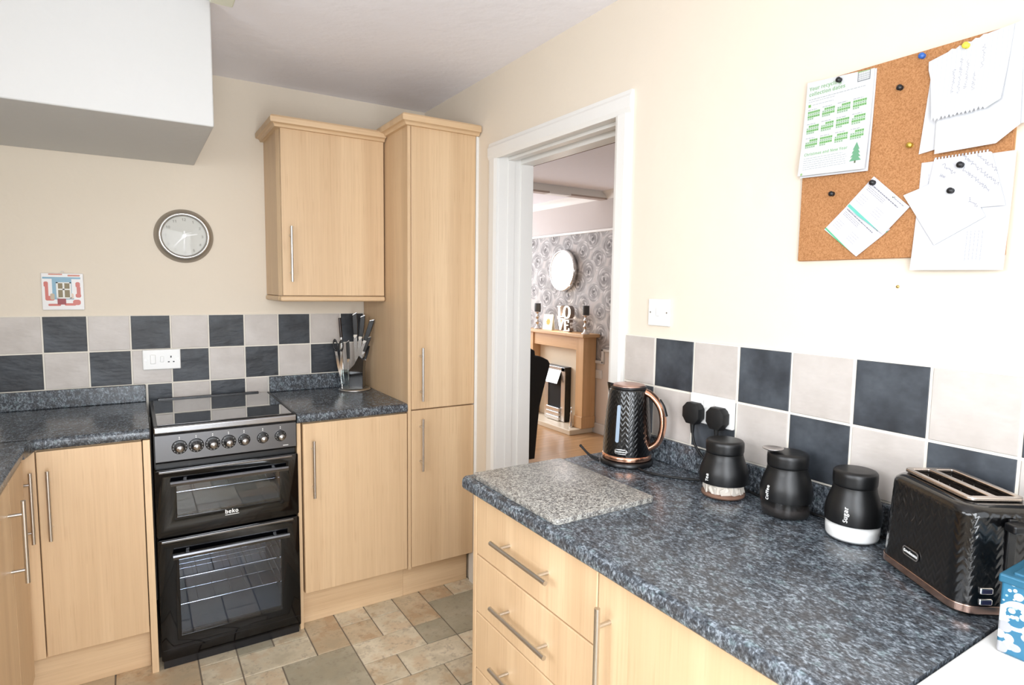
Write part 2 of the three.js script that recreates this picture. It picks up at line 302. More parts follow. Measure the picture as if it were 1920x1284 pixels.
// worktop with a rounded front nose, run along an axis; a = depth direction
function noseProfile(back, front, y0, y1) {   // in (depth, y)
  const s = Math.sign(front - back), r = 0.014, out = [[back, y0], [front - s * r, y0]];
  for (let k = 0; k <= 5; k++) { const t = -Math.PI / 2 + k * Math.PI / 10; out.push([front - s * r + s * r * Math.cos(t), y0 + r + r * Math.sin(t)]); }
  for (let k = 0; k <= 5; k++) { const t = k * Math.PI / 10; out.push([front - s * r + s * r * Math.cos(t), y1 - r + r * Math.sin(t)]); }
  out.push([back, y1]); return s > 0 ? out : out.reverse();
}
const WT = 0.91, WB = 0.872;
{ // left worktop, L-shaped
  const t = thing('worktop', 'dark blue speckled L-shaped worktop left of the cooker', 'worktop');
  part(t, 'worktop_slab', [sweep(noseProfile(0.001, 0.6, WB, WT), 'x', -1.66, -1.318), (() => { // left run: nose faces +x
    const g = new THREE.ExtrudeGeometry(new THREE.Shape(noseProfile(BACKX, -1.654, WB, WT).map((p) => new THREE.Vector2(p[0], p[1]))), { depth: 1.9, bevelEnabled: false }).translate(0, 0, 0.69); return meterUV(toCreasedNormals(g, 0.6)); })(), bx(BACKX + 0.004, -1.659, WB, WT, 0.001, 0.6), sweep(noseProfile(0.59, 0.692, WB, WT).map(([a, b]) => [a > 0.68 ? 0.69 : a, b]).filter((p, i, l) => i === 0 || p[0] !== l[i - 1][0] || p[1] !== l[i - 1][1]), 'x', BACKX, -1.668)], laminate);
  // small angled nose where the two runs meet
  const s = new THREE.Shape([[-1.668, 0.59], [-1.64, 0.6], [-1.654, 0.7], [-1.668, 0.7]].map((p) => new THREE.Vector2(p[0], -p[1])));
  part(t, 'worktop_corner', meterUV(extr(s, WT - WB).rotateX(-Math.PI / 2).translate(0, WB, 0)), laminate);
  settle(t);
  solo('upstand', bx(BACKX + 0.005, -1.318, WT + 0.0005, 0.985, 0.0095, 0.026, 0.004, 2), laminate, 'dark speckled upstand strip along the tiles left of the cooker', 'upstand');
}
{ const t = thing('worktop', 'dark blue speckled worktop between cooker and tall cupboard', 'worktop');
  part(t, 'worktop_slab', sweep(noseProfile(0.001, 0.602, WB, WT), 'x', -0.813, -0.345), laminate);
  settle(t); solo('upstand', bx(-0.813, -0.346, WT + 0.0005, 0.985, 0.0095, 0.026, 0.004, 2), laminate, 'short dark speckled upstand strip behind the knife stand', 'upstand'); }
{ const t = thing('worktop', 'long dark speckled worktop carrying kettle, jars and toaster', 'worktop');
  const g = new THREE.ExtrudeGeometry(new THREE.Shape(noseProfile(-0.001, -0.604, WB, WT).map((p) => new THREE.Vector2(p[0], p[1]))), { depth: 2.695 - 1.622, bevelEnabled: false }).translate(0, 0, 1.622);
  part(t, 'worktop_slab', meterUV(toCreasedNormals(g, 0.6), 0.2, 0.1), laminate);
  settle(t); solo('upstand', bx(-0.022, -0.0095, WT + 0.0005, 0.982, 1.622, 2.695, 0.004, 2), laminate, 'long dark speckled upstand strip behind kettle and jars', 'upstand'); }

{ // unit left of the cooker, on the back wall
  const t = thing('base_cabinet', 'beech base cabinet left of the cooker with a single door', 'cabinet');
  part(t, 'carcass', wbx(-1.665, -1.343, 0.15, WB, 0.03, 0.576), beech);
  part(t, 'filler_panel', wbx(-1.7, -1.641, 0.16, 0.87, 0.577, 0.5985), beech);
  const d = part(t, 'door', wbx(-1.638, -1.3425, 0.162, 0.868, 0.578, 0.6, 0.003), beech); handle(d, V(-1.607, 0.692, 0.6), Yp, Zp);
  part(t, 'end_panel', wbx(-1.34, -1.3175, 0.0, 0.87, 0.03, 0.598, 0.002), beech);
  part(t, 'plinth', wbh(-1.72, -1.341, 0.0, 0.152, 0.52, 0.537), beech); settle(t);
}
{ // units along the left wall
  const t = thing('base_cabinet', 'beech corner cabinet at the far left under the worktop, seen edge on', 'cabinet');
  part(t, 'carcass', wbx(BACKX + 0.012, -1.706, 0.15, WB, 0.6, 1.6), beech);
  const d = part(t, 'door', wbx(-1.7, -1.676, 0.162, 0.868, 0.601, 0.698, 0.003), beech); handle(d, V(-1.684, 0.695, 0.645), Yp, Xp);
  part(t, 'filler_panel', wbx(-1.705, -1.66, 0.16, 0.868, 0.7, 0.935, 0.003), beech);
  const d2 = part(t, 'door', wbx(-1.682, -1.66, 0.162, 0.868, 0.938, 1.53, 0.003), beech); handle(d2, V(-1.66, 0.705, 0.975), Yp, Xp);
  part(t, 'plinth', wbh(-1.75, -1.72, 0.0, 0.152, 0.537, 2.5), beech); settle(t);
}
{ // unit between cooker and tall cupboard
  const t = thing('base_cabinet', 'beech base cabinet right of the cooker below the knife stand', 'cabinet');
  part(t, 'carcass', wbx(-0.79, -0.345, 0.15, WB, 0.03, 0.576), beech);
  part(t, 'end_panel', wbx(-0.812, -0.796, 0.0, 0.87, 0.03, 0.58, 0.002), beech);
  const d = part(t, 'door', wbx(-0.792, -0.347, 0.158, 0.868, 0.578, 0.6, 0.003), beech); handle(d, V(-0.757, 0.685, 0.6), Yp, Zp);
  part(t, 'plinth', wbh(-0.795, -0.344, 0.0, 0.15, 0.52, 0.537), beech); settle(t);
}
// cornice: a rounded moulding; front run plus a return on the left side, mitred by overlap
function cornice(x0, x1, zf, y, over, z0, hgt = 0.045) {
  const pr = [[0, 0], [over * 0.55, 0], [over * 0.62, 0.008], [over * 0.72, 0.012], [over * 0.95, 0.014], [over, 0.02], [over, hgt - 0.01], [over - 0.006, hgt - 0.002], [over - 0.016, hgt], [0, hgt]];
  const front = sweep(pr.map(([a, b]) => [zf + a - 0.01, y + b]), 'x', x0, x1), gs = [];
  // mitre: pull the left end of the front run back along 45 degrees
  const p = front.attributes.position; for (let i = 0; i < p.count; i++) if (p.getX(i) < x0 + 1e-4) p.setX(i, x0 - (p.getZ(i) - zf + 0.01) + 0.01);
  gs.push(meterUV(front, rnd(), rnd(), true));
  const side = new THREE.ExtrudeGeometry(new THREE.Shape(pr.map(([a, b]) => new THREE.Vector2(x0 + 0.01 - a, y + b)).reverse()), { depth: zf - 0.01 - z0, bevelEnabled: false }).translate(0, 0, z0);
  const q = side.attributes.position; for (let i = 0; i < q.count; i++) if (q.getZ(i) > zf - 0.0101) q.setZ(i, zf - 0.01 + (x0 + 0.01 - q.getX(i)));
  gs.push(meterUV(toCreasedNormals(side, 0.4), rnd(), rnd()));
  return gs;
}
{ const t = thing('tall_cupboard', 'tall narrow beech cupboard in the corner with two doors', 'cupboard');
  part(t, 'carcass', wbx(-0.343, -0.02, 0.15, 2.108, 0.012, 0.578), beech);
  const d = part(t, 'door', wbx(-0.327, -0.0145, 0.882, 2.106, 0.58, 0.602, 0.003), beech); handle(d, V(-0.287, 1.04, 0.602), Yp, Zp);
  const d2 = part(t, 'door', wbx(-0.327, -0.0145, 0.158, 0.877, 0.58, 0.602, 0.003), beech); handle(d2, V(-0.287, 0.725, 0.602), Yp, Zp);
  part(t, 'side_panel', wbx(-0.3435, -0.329, 0.15, 2.108, 0.012, 0.6), beech);
  part(t, 'plinth', wbh(-0.344, -0.014, 0.0, 0.152, 0.5, 0.537), beech);
  part(t, 'cornice', cornice(-0.343, -0.006, 0.602, 2.1, 0.045, 0.3), beech); settle(t);
}
{ const t = thing('wall_cabinet', 'single-door beech wall cabinet hung above the knife stand', 'cabinet');
  part(t, 'carcass', wbx(-0.812, -0.346, 1.378, 2.085, 0.002, 0.278), beech);
  part(t, 'corner_post', meterUV(extr(new THREE.Shape([[-0.812, -0.279], [-0.7, -0.279], [-0.7, -0.307], [-0.803, -0.307]].reverse().map((p) => new THREE.Vector2(p[0], p[1]))), 0.707).rotateX(-Math.PI / 2).translate(0, 1.378, 0)), beech);
  const d = part(t, 'door', wbx(-0.803, -0.35, 1.378, 2.087, 0.309, 0.331, 0.003), beech); handle(d, V(-0.77, 1.555, 0.331), Yp, Zp);
  part(t, 'light_pelmet', [wbh(-0.815, -0.346, 1.352, 1.376, 0.285, 0.338, 0.009), wbh(-0.818, -0.79, 1.352, 1.376, 0.004, 0.31, 0.009)], beech);
  part(t, 'cornice', cornice(-0.812, -0.35, 0.331, 2.08, 0.045, 0.004), beech); settle(t);
}
{ // drawers and door below the right worktop; fronts look along -x
  const t = thing('drawer_unit', 'beech drawer unit with stacked steel-handled drawers at worktop end', 'drawers');
  part(t, 'carcass', wbx(-0.55, -0.01, 0.15, WB, 1.655, 2.16), beech);
  part(t, 'end_panel', wbx(-0.575, -0.002, 0.0, WB, 1.634, 1.652, 0.002), beech);
  const ys = [0.869, 0.697, 0.533, 0.369, 0.16];
  for (let k = 0; k < 4; k++) { const d = part(t, 'drawer', wbx(-0.575, -0.553, ys[k + 1] + 0.0015, ys[k] - 0.0015, 1.6545, 2.159, 0.003), beech); handle(d, V(-0.575, k === 3 ? 0.29 : ys[k] - 0.085, 1.907), Zp, Xn, 0.24); }
  part(t, 'plinth', wbh(-0.52, -0.5, 0.0, 0.15, 1.655, 2.16), beech); settle(t);
  const c = thing('base_cabinet', 'beech base cabinet beside the drawers, upright handle, under the toaster', 'cabinet');
  part(c, 'carcass', wbx(-0.55, -0.01, 0.15, WB, 2.162, 2.69), beech);
  const d = part(c, 'door', wbx(-0.575, -0.553, 0.16, 0.868, 2.162, 2.688, 0.003), beech); handle(d, V(-0.575, 0.69, 2.2), Yp, Xn, 0.24);
  part(c, 'plinth', wbh(-0.52, -0.5, 0.0, 0.15, 2.161, 2.69), beech); settle(c);
}
{ const t = thing('white_unit', 'plain white flat-topped unit at the near end, under the blue tin', 'unit');
  part(t, 'body', bx(-0.58, -0.03, 0.02, 0.885, 2.71, 3.25, 0.006, 2), whitePlastic);
  part(t, 'top', bx(-0.6, -0.02, 0.885, 0.909, 2.698, 3.27, 0.005, 2), whitePlastic); settle(t); }

// ------------------------------------------------------------------ cooker
const fontB = await new FontLoader().loadAsync('fonts/droid/droid_sans_bold.typeface.json');
const fontR = await new FontLoader().loadAsync('fonts/droid/droid_sans_regular.typeface.json');
const fontS = await new FontLoader().loadAsync('fonts/droid/droid_serif_bold.typeface.json');
function text(str, size, depth, font = fontB) { const g = new TextGeometry(str, { font, size, depth, curveSegments: 4, bevelEnabled: false }); g.computeBoundingBox(); const b = g.boundingBox; return g.translate(-(b.min.x + b.max.x) / 2, -(b.min.y + b.max.y) / 2, 0); }
{
  const t = thing('electric_cooker', 'black and steel freestanding electric cooker with two oven doors', 'cooker');
  const x0 = -1.306, x1 = -0.815, cx = (x0 + x1) / 2;
  const enamel = S({ color: 0x8d9196, roughness: 0.45 }), darkSteel = S({ color: new THREE.Color().setRGB(0.13, 0.13, 0.135), metalness: 1, roughness: 0.34 }), hobRim = S({ color: 0x111113, roughness: 0.3 });
  const ovenGlass = P({ color: new THREE.Color().setRGB(0.78, 0.82, 0.88), transmission: 1, roughness: 0.02, thickness: 0, ior: 1.6 });
  const hobGlass = P({ color: 0x050506, roughness: 0.05, ior: 1.9, specularIntensity: 1, clearcoat: 1, clearcoatRoughness: 0.02 });
  const doorBlack = P({ color: 0x050507, roughness: 0.06, ior: 1.45 });
  // carcass as walls, so that the ovens are hollow
  part(t, 'body', [bx(x0, x0 + 0.02, 0.03, 0.885, 0.03, 0.555), bx(x1 - 0.02, x1, 0.03, 0.885, 0.03, 0.555), bx(x0, x1, 0.03, 0.885, 0.02, 0.05), bx(x0 + 0.02, x1 - 0.02, 0.76, 0.885, 0.05, 0.55), bx(x0 + 0.02, x1 - 0.02, 0.47, 0.525, 0.05, 0.553), bx(x0 + 0.02, x1 - 0.02, 0.03, 0.085, 0.05, 0.553), bx(x0, x1, 0.0, 0.03, 0.1, 0.5)], blackSatin);
  part(t, 'upper_oven_lining', [bx(x0 + 0.021, x0 + 0.04, 0.526, 0.735, 0.06, 0.55), bx(x1 - 0.04, x1 - 0.021, 0.526, 0.735, 0.06, 0.55), bx(x0 + 0.03, x1 - 0.03, 0.526, 0.535, 0.06, 0.55), bx(x0 + 0.03, x1 - 0.03, 0.526, 0.735, 0.055, 0.065), bx(x0 + 0.03, x1 - 0.03, 0.73, 0.74, 0.06, 0.55)], enamel);
  part(t, 'lower_oven_lining', [bx(x0 + 0.021, x0 + 0.04, 0.086, 0.468, 0.06, 0.55), bx(x1 - 0.04, x1 - 0.021, 0.086, 0.468, 0.06, 0.55), bx(x0 + 0.03, x1 - 0.03, 0.086, 0.095, 0.06, 0.55), bx(x0 + 0.03, x1 - 0.03, 0.086, 0.468, 0.055, 0.065), bx(x0 + 0.03, x1 - 0.03, 0.46, 0.468, 0.06, 0.55)], enamel);
  const rack = (y) => { const gs = []; for (const z of [0.1, 0.53]) gs.push(cyl(V(x0 + 0.045, y, z), V(x1 - 0.045, y, z), 0.0035, 8)); for (const x of [x0 + 0.047, x1 - 0.047]) gs.push(cyl(V(x, y, 0.1), V(x, y, 0.53), 0.003, 8)); for (const z of [0.2, 0.3, 0.4]) gs.push(cyl(V(x0 + 0.047, y, z), V(x1 - 0.047, y, z), 0.002, 6)); for (let k = 0; k <= 6; k++) { const x = x0 + 0.07 + k * (x1 - x0 - 0.14) / 6; gs.push(cyl(V(x, y, 0.1), V(x, y, 0.53), 0.0018, 6)); } return gs; };
  for (const y of [0.31, 0.205]) part(t, 'oven_rack', rack(y), chrome);
  part(t, 'oven_rack', rack(0.645), chrome);
  // hob
  part(t, 'hob_surround', [bx(x0, x1, 0.884, 0.912, 0.03, 0.585, 0.003)], hobRim);
  part(t, 'hob_glass', bx(x0 + 0.012, x1 - 0.014, 0.9122, 0.916, 0.045, 0.583, 0.0015), hobGlass, 'glossy black ceramic hob');
  part(t, 'hob_edge_rail', [bx(x1 - 0.014, x1 - 0.004, 0.911, 0.919, 0.05, 0.58, 0.002), bx(x0 + 0.03, x1 - 0.05, 0.911, 0.922, 0.03, 0.043, 0.002)], hobRim);
  part(t, 'front_trim', bx(x0, x1, 0.886, 0.911, 0.585, 0.6, 0.005, 2), S({ color: new THREE.Color().setRGB(0.3, 0.3, 0.31), metalness: 1, roughness: 0.22 }));
  // control panel, tilted back a touch
  const panel = part(t, 'control_panel', sweep([[0.55, 0.775], [0.588, 0.775], [0.594, 0.783], [0.594, 0.878], [0.588, 0.885], [0.55, 0.885]], 'x', x0 + 0.003, x1 - 0.003), darkSteel);
  const knobXs = [-1.226, -1.172, -1.117, -1.063, -1.009, -0.942, -0.877];
  knobXs.forEach((kx, i) => {
    const big = i < 4 ? 0.0255 : 0.0215;
    const k = part(t, 'knob', lathe([[0, 0.033], [0.0105, 0.032], [0.0128, 0.027], [0.0135, 0.016], [0.0165, 0.011], [0.017, 0.0], [0, 0]].reverse(), 28).rotateX(Math.PI / 2).translate(kx, 0.831, 0.599), S({ color: new THREE.Color().setRGB(0.34, 0.33, 0.32), metalness: 1, roughness: 0.3 }), 'domed dark steel control knob');
    part(k, 'dial_ring', lathe([[0, 0.005], [big - 0.003, 0.005], [big, 0.003], [big, 0], [0, 0]].reverse(), 32).rotateX(Math.PI / 2).translate(kx, 0.831, 0.5942), blackSatin);
    const marks = []; for (let j = 0; j < 10; j++) { const a = 0.9 + j * 0.52; marks.push(new THREE.CircleGeometry(0.0011, 8).translate(kx + (big - 0.004) * Math.sin(a), 0.831 + (big - 0.004) * Math.cos(a), 0.5996)); }
    for (const dy of [0.030, 0.036]) marks.push(new THREE.CircleGeometry(0.0018, 10).translate(kx, 0.831 + dy, 0.5946));
    part(k, 'dial_marks', marks, printWhite);
  });
  part(panel, 'small_lettering', bx(-0.868, -0.848, 0.79, 0.7925, 0.594, 0.5944), printWhite);
  part(t, 'shadow_gap', bx(x0 + 0.004, x1 - 0.004, 0.752, 0.777, 0.5, 0.572), blackMatt);
  // doors: black glass frames round a window
  const oven = (name, y0, y1, wx0, wx1, wy0, wy1, hy, logo) => {
    const s = roundRect(x1 - x0, y1 - y0, 0.006, cx, (y0 + y1) / 2), hole = new THREE.Path([[wx0, wy0], [wx0, wy1], [wx1, wy1], [wx1, wy0]].map((p) => new THREE.Vector2(p[0], p[1]))); s.holes.push(hole);
    const d = part(t, name, meterUV(toCreasedNormals(extr(s, 0.032, 0.002).translate(0, 0, 0.566), 0.5)), doorBlack);
    part(d, 'door_glass', bx(wx0 - 0.001, wx1 + 0.001, wy0 - 0.001, wy1 + 0.001, 0.596, 0.5995), ovenGlass, 'see-through oven window');
    const hb = sweep([[0.622, hy - 0.012], [0.634, hy - 0.01], [0.637, hy], [0.634, hy + 0.006], [0.624, hy + 0.006]], 'x', x0 + 0.045, x1 - 0.042);
    part(d, 'door_handle', [hb, bx(x0 + 0.085, x0 + 0.1, hy - 0.009, hy + 0.004, 0.598, 0.626, 0.003), bx(x1 - 0.1, x1 - 0.085, hy - 0.009, hy + 0.004, 0.598, 0.626, 0.003)], S({ color: new THREE.Color().setRGB(0.16, 0.16, 0.17), metalness: 1, roughness: 0.22 }));
    part(d, 'top_edge', bx(x0 + 0.01, x1 - 0.02, y1 - 0.012, y1 - 0.002, 0.5985, 0.604, 0.003), S({ color: new THREE.Color().setRGB(0.2, 0.2, 0.21), metalness: 1, roughness: 0.2 }));
    if (logo) { part(d, 'logo', [text('beko', 0.0145, 0.0006).translate(-1.06, 0.563, 0.6002), bx(-1.083, -1.035, 0.549, 0.551, 0.6, 0.6006)], printWhite, 'white lettering'); }
    return d;
  };
  oven('upper_door', 0.505, 0.752, -1.243, -0.882, 0.572, 0.695, 0.709, true);
  oven('lower_door', 0.035, 0.493, -1.243, -0.882, 0.118, 0.42, 0.437, false);
  part(t, 'base_trim', [bx(x0 + 0.004, x1 - 0.004, 0.0, 0.033, 0.52, 0.59), bx(x0 + 0.004, x1 - 0.004, 0.0735, 0.0755, 0.599, 0.6005)], S({ color: 0x1a1a1d, roughness: 0.25 }));
  settle(t);
}

// ------------------------------------------------------------------ on the back wall
{ const t = thing('wall_clock', 'round silver-rimmed wall clock on the cream wall above the cooker', 'clock'); const cx = -1.15, cy = 1.631;
  const at = (g) => g.rotateX(Math.PI / 2).translate(cx, cy, 0.001);
  part(t, 'outer_rim', at(lathe([[0.086, 0.024], [0.094, 0.03], [0.098, 0.03], [0.106, 0.022], [0.1145, 0.01], [0.1165, 0.003], [0.1165, 0], [0.08, 0]].reverse(), 64)), S({ color: new THREE.Color().setRGB(0.40, 0.37, 0.33), metalness: 0.9, roughness: 0.45 }), 'dull grey metal rim');
  part(t, 'inner_rim', at(lathe([[0.088, 0.02], [0.09, 0.031], [0.094, 0.0335], [0.098, 0.031], [0.0985, 0.026]].reverse(), 64)), chrome, 'bright chrome ring');
  const face = canvasTex(512, 512, (c) => { c.fillStyle = '#d2d2cc'; c.fillRect(0, 0, 512, 512); c.fillStyle = '#9c9c95'; c.font = 'bold 44px sans-serif'; c.textAlign = 'center'; c.textBaseline = 'middle'; for (let k = 1; k <= 12; k++) { const a = k * Math.PI / 6; c.fillText(String(k), 256 + 200 * Math.sin(a), 256 - 200 * Math.cos(a)); } });
  part(t, 'clock_face', new THREE.CircleGeometry(0.091, 64).translate(cx, cy, 0.019), S({ map: face, roughness: 0.7 }));
  const hand = (a, len, w, tail, z) => { const s = new THREE.Shape([[-w, -tail], [w, -tail], [w * 0.35, len], [-w * 0.35, len]].map((p) => new THREE.Vector2(p[0], p[1]))); return extr(s, 0.0008).rotateZ(-a).translate(cx, cy, z); };
  const hm = S({ color: 0xf4f4f2, roughness: 0.3 });
  part(t, 'clock_hand', hand(1.37, 0.052, 0.0042, 0.012, 0.0205), hm, 'hour hand'); part(t, 'clock_hand', hand(3.87, 0.066, 0.0036, 0.012, 0.0218), hm, 'minute hand'); part(t, 'clock_hand', hand(3.17, 0.07, 0.003, 0.022, 0.023), hm, 'second hand');
  part(t, 'hub', cyl(V(cx, cy, 0.02), V(cx, cy, 0.026), 0.006, 20), chrome);
  part(t, 'glass', at(lathe([[0, 0.0315], [0.04, 0.031], [0.088, 0.0295]].reverse(), 48)), P({ color: 0xffffff, transmission: 1, roughness: 0.02, thickness: 0, ior: 1.2 })); settle(t); }
{ const t = thing('tile_picture', 'small square painted tile picture of a blue window, left wall end', 'picture'); const x0 = -1.659, x1 = -1.521, y0 = 1.31, y1 = 1.458, cx = (x0 + x1) / 2;
  const pic = canvasTex(256, 272, (c, W, H) => {
    c.fillStyle = '#e9e7e6'; c.fillRect(0, 0, W, H); c.fillStyle = '#c9705f';
    const blob = (x, y, w, h, r = 8) => { c.beginPath(); c.roundRect(x, y, w, h, r); c.fill(); };
    c.fillStyle = '#c77a62'; blob(44, 4, 84, 9, 4); blob(160, 10, 76, 12, 5); c.fillStyle = '#c9675a'; blob(14, 62, 26, 40, 10); blob(20, 90, 20, 90, 8); blob(20, 168, 56, 34, 12); blob(206, 64, 28, 40, 12); blob(212, 96, 24, 70, 10); blob(204, 150, 34, 30, 12); blob(36, 226, 76, 16, 7); blob(134, 222, 70, 18, 8); blob(186, 196, 48, 40, 16);
    c.fillStyle = '#7fa9bf'; c.fillRect(8, 28, 230, 14); c.fillRect(64, 38, 118, 152); c.fillRect(64, 186, 130, 8);
    c.fillStyle = '#8f1c22'; c.fillRect(92, 186, 52, 46); c.fillStyle = '#b9a68e'; blob(50, 150, 26, 46, 10); c.fillStyle = '#d9c3b0'; blob(164, 148, 28, 42, 10);
  });
  const g = bx(x0, x1, y0, y1, 0.002, 0.011, 0.002); const p = g.attributes.position, u = g.attributes.uv; for (let i = 0; i < p.count; i++) u.setXY(i, (p.getX(i) - x0) / (x1 - x0), (p.getY(i) - y0) / (y1 - y0));
  part(t, 'tile', g, S({ map: pic, roughness: 0.3 }));
  const wx = cx - 0.0185, wy = 1.356, ww = 0.046, wh = 0.066;
  part(t, 'painted_window', [bx(wx - 0.003, wx + ww, wy, wy + 0.005, 0.011, 0.0145), bx(wx - 0.003, wx + ww, wy + wh - 0.004, wy + wh, 0.011, 0.0145), bx(wx - 0.003, wx + 0.003, wy, wy + wh, 0.011, 0.0145), bx(wx + ww - 0.005, wx + ww, wy, wy + wh, 0.011, 0.0145), bx(wx + 0.018, wx + 0.024, wy, wy + wh, 0.011, 0.014), bx(wx, wx + ww, wy + 0.035, wy + 0.04, 0.011, 0.014)], S({ color: 0xe8e8e2, roughness: 0.4 }), 'raised white window bars');
  part(t, 'painted_panes', bx(wx, wx + ww - 0.002, wy + 0.002, wy + wh - 0.002, 0.0105, 0.0122), S({ color: 0x7a6a3e, roughness: 0.3 }));
  part(t, 'hanging_loop', new THREE.TorusGeometry(0.005, 0.0012, 8, 16).translate(cx, 1.462, 0.006), steel); settle(t); }
// switched socket plate above the cooker
{ const t = thing('cooker_switch', 'white cooker switch and socket plate on the tiles above worktop', 'socket'); const x0 = -1.326, x1 = -1.181, y0 = 1.047, y1 = 1.135;
  part(t, 'plate', bx(x0, x1, y0, y1, 0.009, 0.02, 0.004, 2), whitePlastic);
  part(t, 'switch_rocker', bx(x0 + 0.029, x0 + 0.049, y0 + 0.026, y1 - 0.022, 0.02, 0.0245, 0.003, 2), whitePlastic);
  part(t, 'switch_rocker', bx(x0 + 0.066, x0 + 0.08, y0 + 0.033, y1 - 0.03, 0.02, 0.0235, 0.003, 2), whitePlastic);
  part(t, 'pin_hole', [bx(x1 - 0.04, x1 - 0.035, y1 - 0.038, y1 - 0.029, 0.0195, 0.0203), bx(x1 - 0.05, x1 - 0.043, y1 - 0.058, y1 - 0.053, 0.0195, 0.0203), bx(x1 - 0.031, x1 - 0.024, y1 - 0.058, y1 - 0.053, 0.0195, 0.0203)], blackMatt);
  for (const sx of [x0 + 0.012, x1 - 0.012]) part(t, 'screw', cyl(V(sx, 1.091, 0.0198), V(sx, 1.091, 0.0208), 0.003), steel); settle(t); }
{ // batten light on the ceiling
  const t = thing('ceiling_batten', 'white light fitting on the ceiling, its end beside the boxed-in bulkhead', 'light');
  part(t, 'batten_body', bx(-1.105, -1.035, 2.32, 2.345, 0.9, 2.1, 0.003), whitePlastic);
  part(t, 'diffuser', bx(-1.118, -1.05, 2.285, 2.321, 0.905, 2.095, 0.006, 2), S({ color: 0xd8dac8, roughness: 0.4 })); settle(t); }

// ------------------------------------------------------------------ knife stand
{
  const cx = -0.434, cz = 0.13, y = WT, R = V(0.848, 0, 0.53), F = V(0.53, 0, -0.848);
  const at = (px, py, d = 0) => V(cx, y, cz).addScaledVector(R, (px - 655) / 376).addScaledVector(F, d).add(V(0, (733 - py) / 372, 0));
  const t = thing('knife_stand', 'black knife stand on a round steel base beside the tall cupboard', 'knife stand');
  part(t, 'base', lathe([[0, 0.012], [0.066, 0.012], [0.074, 0.009], [0.077, 0.004], [0.077, 0], [0, 0]].reverse(), 56, cx, y, cz), steel);
  const s = new THREE.Shape([[-0.018, 0.012], [0.046, 0.012], [0.046, 0.1], [0.05, 0.15], [0.03, 0.17], [0.006, 0.125], [-0.018, 0.1]].map((p) => new THREE.Vector2(p[0], p[1])));
  const hold = extr(s, 0.05, 0.002).translate(0, 0, -0.025); hold.applyMatrix4(new THREE.Matrix4().makeBasis(R, V(0, 1, 0), F.clone().negate()).setPosition(cx, y, cz));
  part(t, 'holder', hold, blackGloss);
  const clear = bx(-0.062, -0.014, 0.012, 0.1, -0.014, 0.014); clear.applyMatrix4(new THREE.Matrix4().makeBasis(R, V(0, 1, 0), F.clone().negate()).setPosition(cx, y, cz));
  part(t, 'clear_holder', clear, P({ color: 0xdfe6e6, transmission: 1, roughness: 0.03, thickness: 0, ior: 1.45 }), 'clear acrylic slot');
  for (const [a, d] of [[-0.058, -0.012], [-0.02, -0.018]]) { const p = V(cx, y, cz).addScaledVector(R, a).addScaledVector(F, d); part(t, 'stud', lathe([[0, 0.03], [0.003, 0.028], [0.0035, 0.022], [0.0025, 0.016], [0.0035, 0.012], [0.003, 0.01]].reverse(), 12, p.x, p.y, p.z), chrome); } settle(t);
  const bladeM = S({ color: new THREE.Color().setRGB(0.28, 0.27, 0.26), metalness: 1, roughness: 0.25 });
  // a knife with its handle upwards; p: top, q: bottom of handle, e: end of blade
  const knife = (p, q, e, w, label) => {
    const k = thing('kitchen_knife', label, 'knife', 'knives in the stand'), ax = p.clone().sub(q), L = ax.length(); ax.normalize();
    const side = ax.clone().cross(F).normalize(), nrm = side.clone().cross(ax);
    const M4 = new THREE.Matrix4().makeBasis(side, ax, nrm).setPosition(q);
    const hs = new THREE.Shape(); hs.moveTo(-w * 0.8, 0); hs.lineTo(w * 0.8, 0); hs.lineTo(w, L * 0.5); hs.lineTo(w * 1.05, L * 0.9); hs.lineTo(-w * 0.9, L); hs.lineTo(-w, L * 0.5); hs.closePath();
    part(k, 'handle', extr(hs, w * 0.9, 0.002).translate(0, 0, -w * 0.45).applyMatrix4(M4), blackSatin);
    const cap = new THREE.Shape([[-w * 0.92, L], [w * 1.07, L * 0.9], [w * 1.07, L * 0.93], [-w * 0.92, L * 1.035]].map((a) => new THREE.Vector2(a[0], a[1])));
    part(k, 'end_cap', extr(cap, w, 0.0015).translate(0, 0, -w * 0.5).applyMatrix4(M4), chrome);
    const bl = e.distanceTo(q), bs = new THREE.Shape([[-w * 0.7, 0.002], [w * 0.8, 0.002], [w * 1.1, -0.03], [w * 0.9, -bl * 0.8], [0, -bl], [-w * 0.7, -0.03]].map((a) => new THREE.Vector2(a[0], a[1])));
    part(k, 'bolster', extr(new THREE.Shape([[-w * 0.85, 0.002], [w * 0.85, 0.002], [w * 1.0, -0.012], [w * 0.4, -0.022], [-w * 0.75, -0.008]].map((a) => new THREE.Vector2(a[0], a[1]))), w * 0.7, 0.001).translate(0, 0, -w * 0.35).applyMatrix4(M4), chrome);
    part(k, 'blade', extr(bs, 0.002).translate(0, 0, -0.001).applyMatrix4(M4), bladeM); settle(k);
  };
  const K = [[655, 592, 656, 631, 659, 722, 0.0095, 'tallest upright knife at the left of the three long black handles', 0.02], [671.5, 596, 667, 634, 661, 722, 0.0095, 'middle knife of the three long black handles', 0.008], [690, 603, 677, 641, 663, 722, 0.0095, 'long black knife leaning furthest right, at the top of the stand', -0.004], [686, 634, 675, 661, 665, 722, 0.006, 'short black knife leaning right, below the longest leaning one', -0.014], [644, 643, 645, 675, 647, 722, 0.0062, 'short black upright knife between scissors and long knives', -0.008], [681, 652, 674, 676, 667, 722, 0.005, 'smallest knife at the right, lowest handle in the stand', 0.016]];
  for (const [a, b, c, d, e, f, w, l, dep] of K) knife(at(a, b, dep), at(c, d, dep), at(e, f, dep), w, l);
  const st = thing('sharpening_steel', 'thin sharpening steel with dark handle at the left of the stand', 'sharpener');
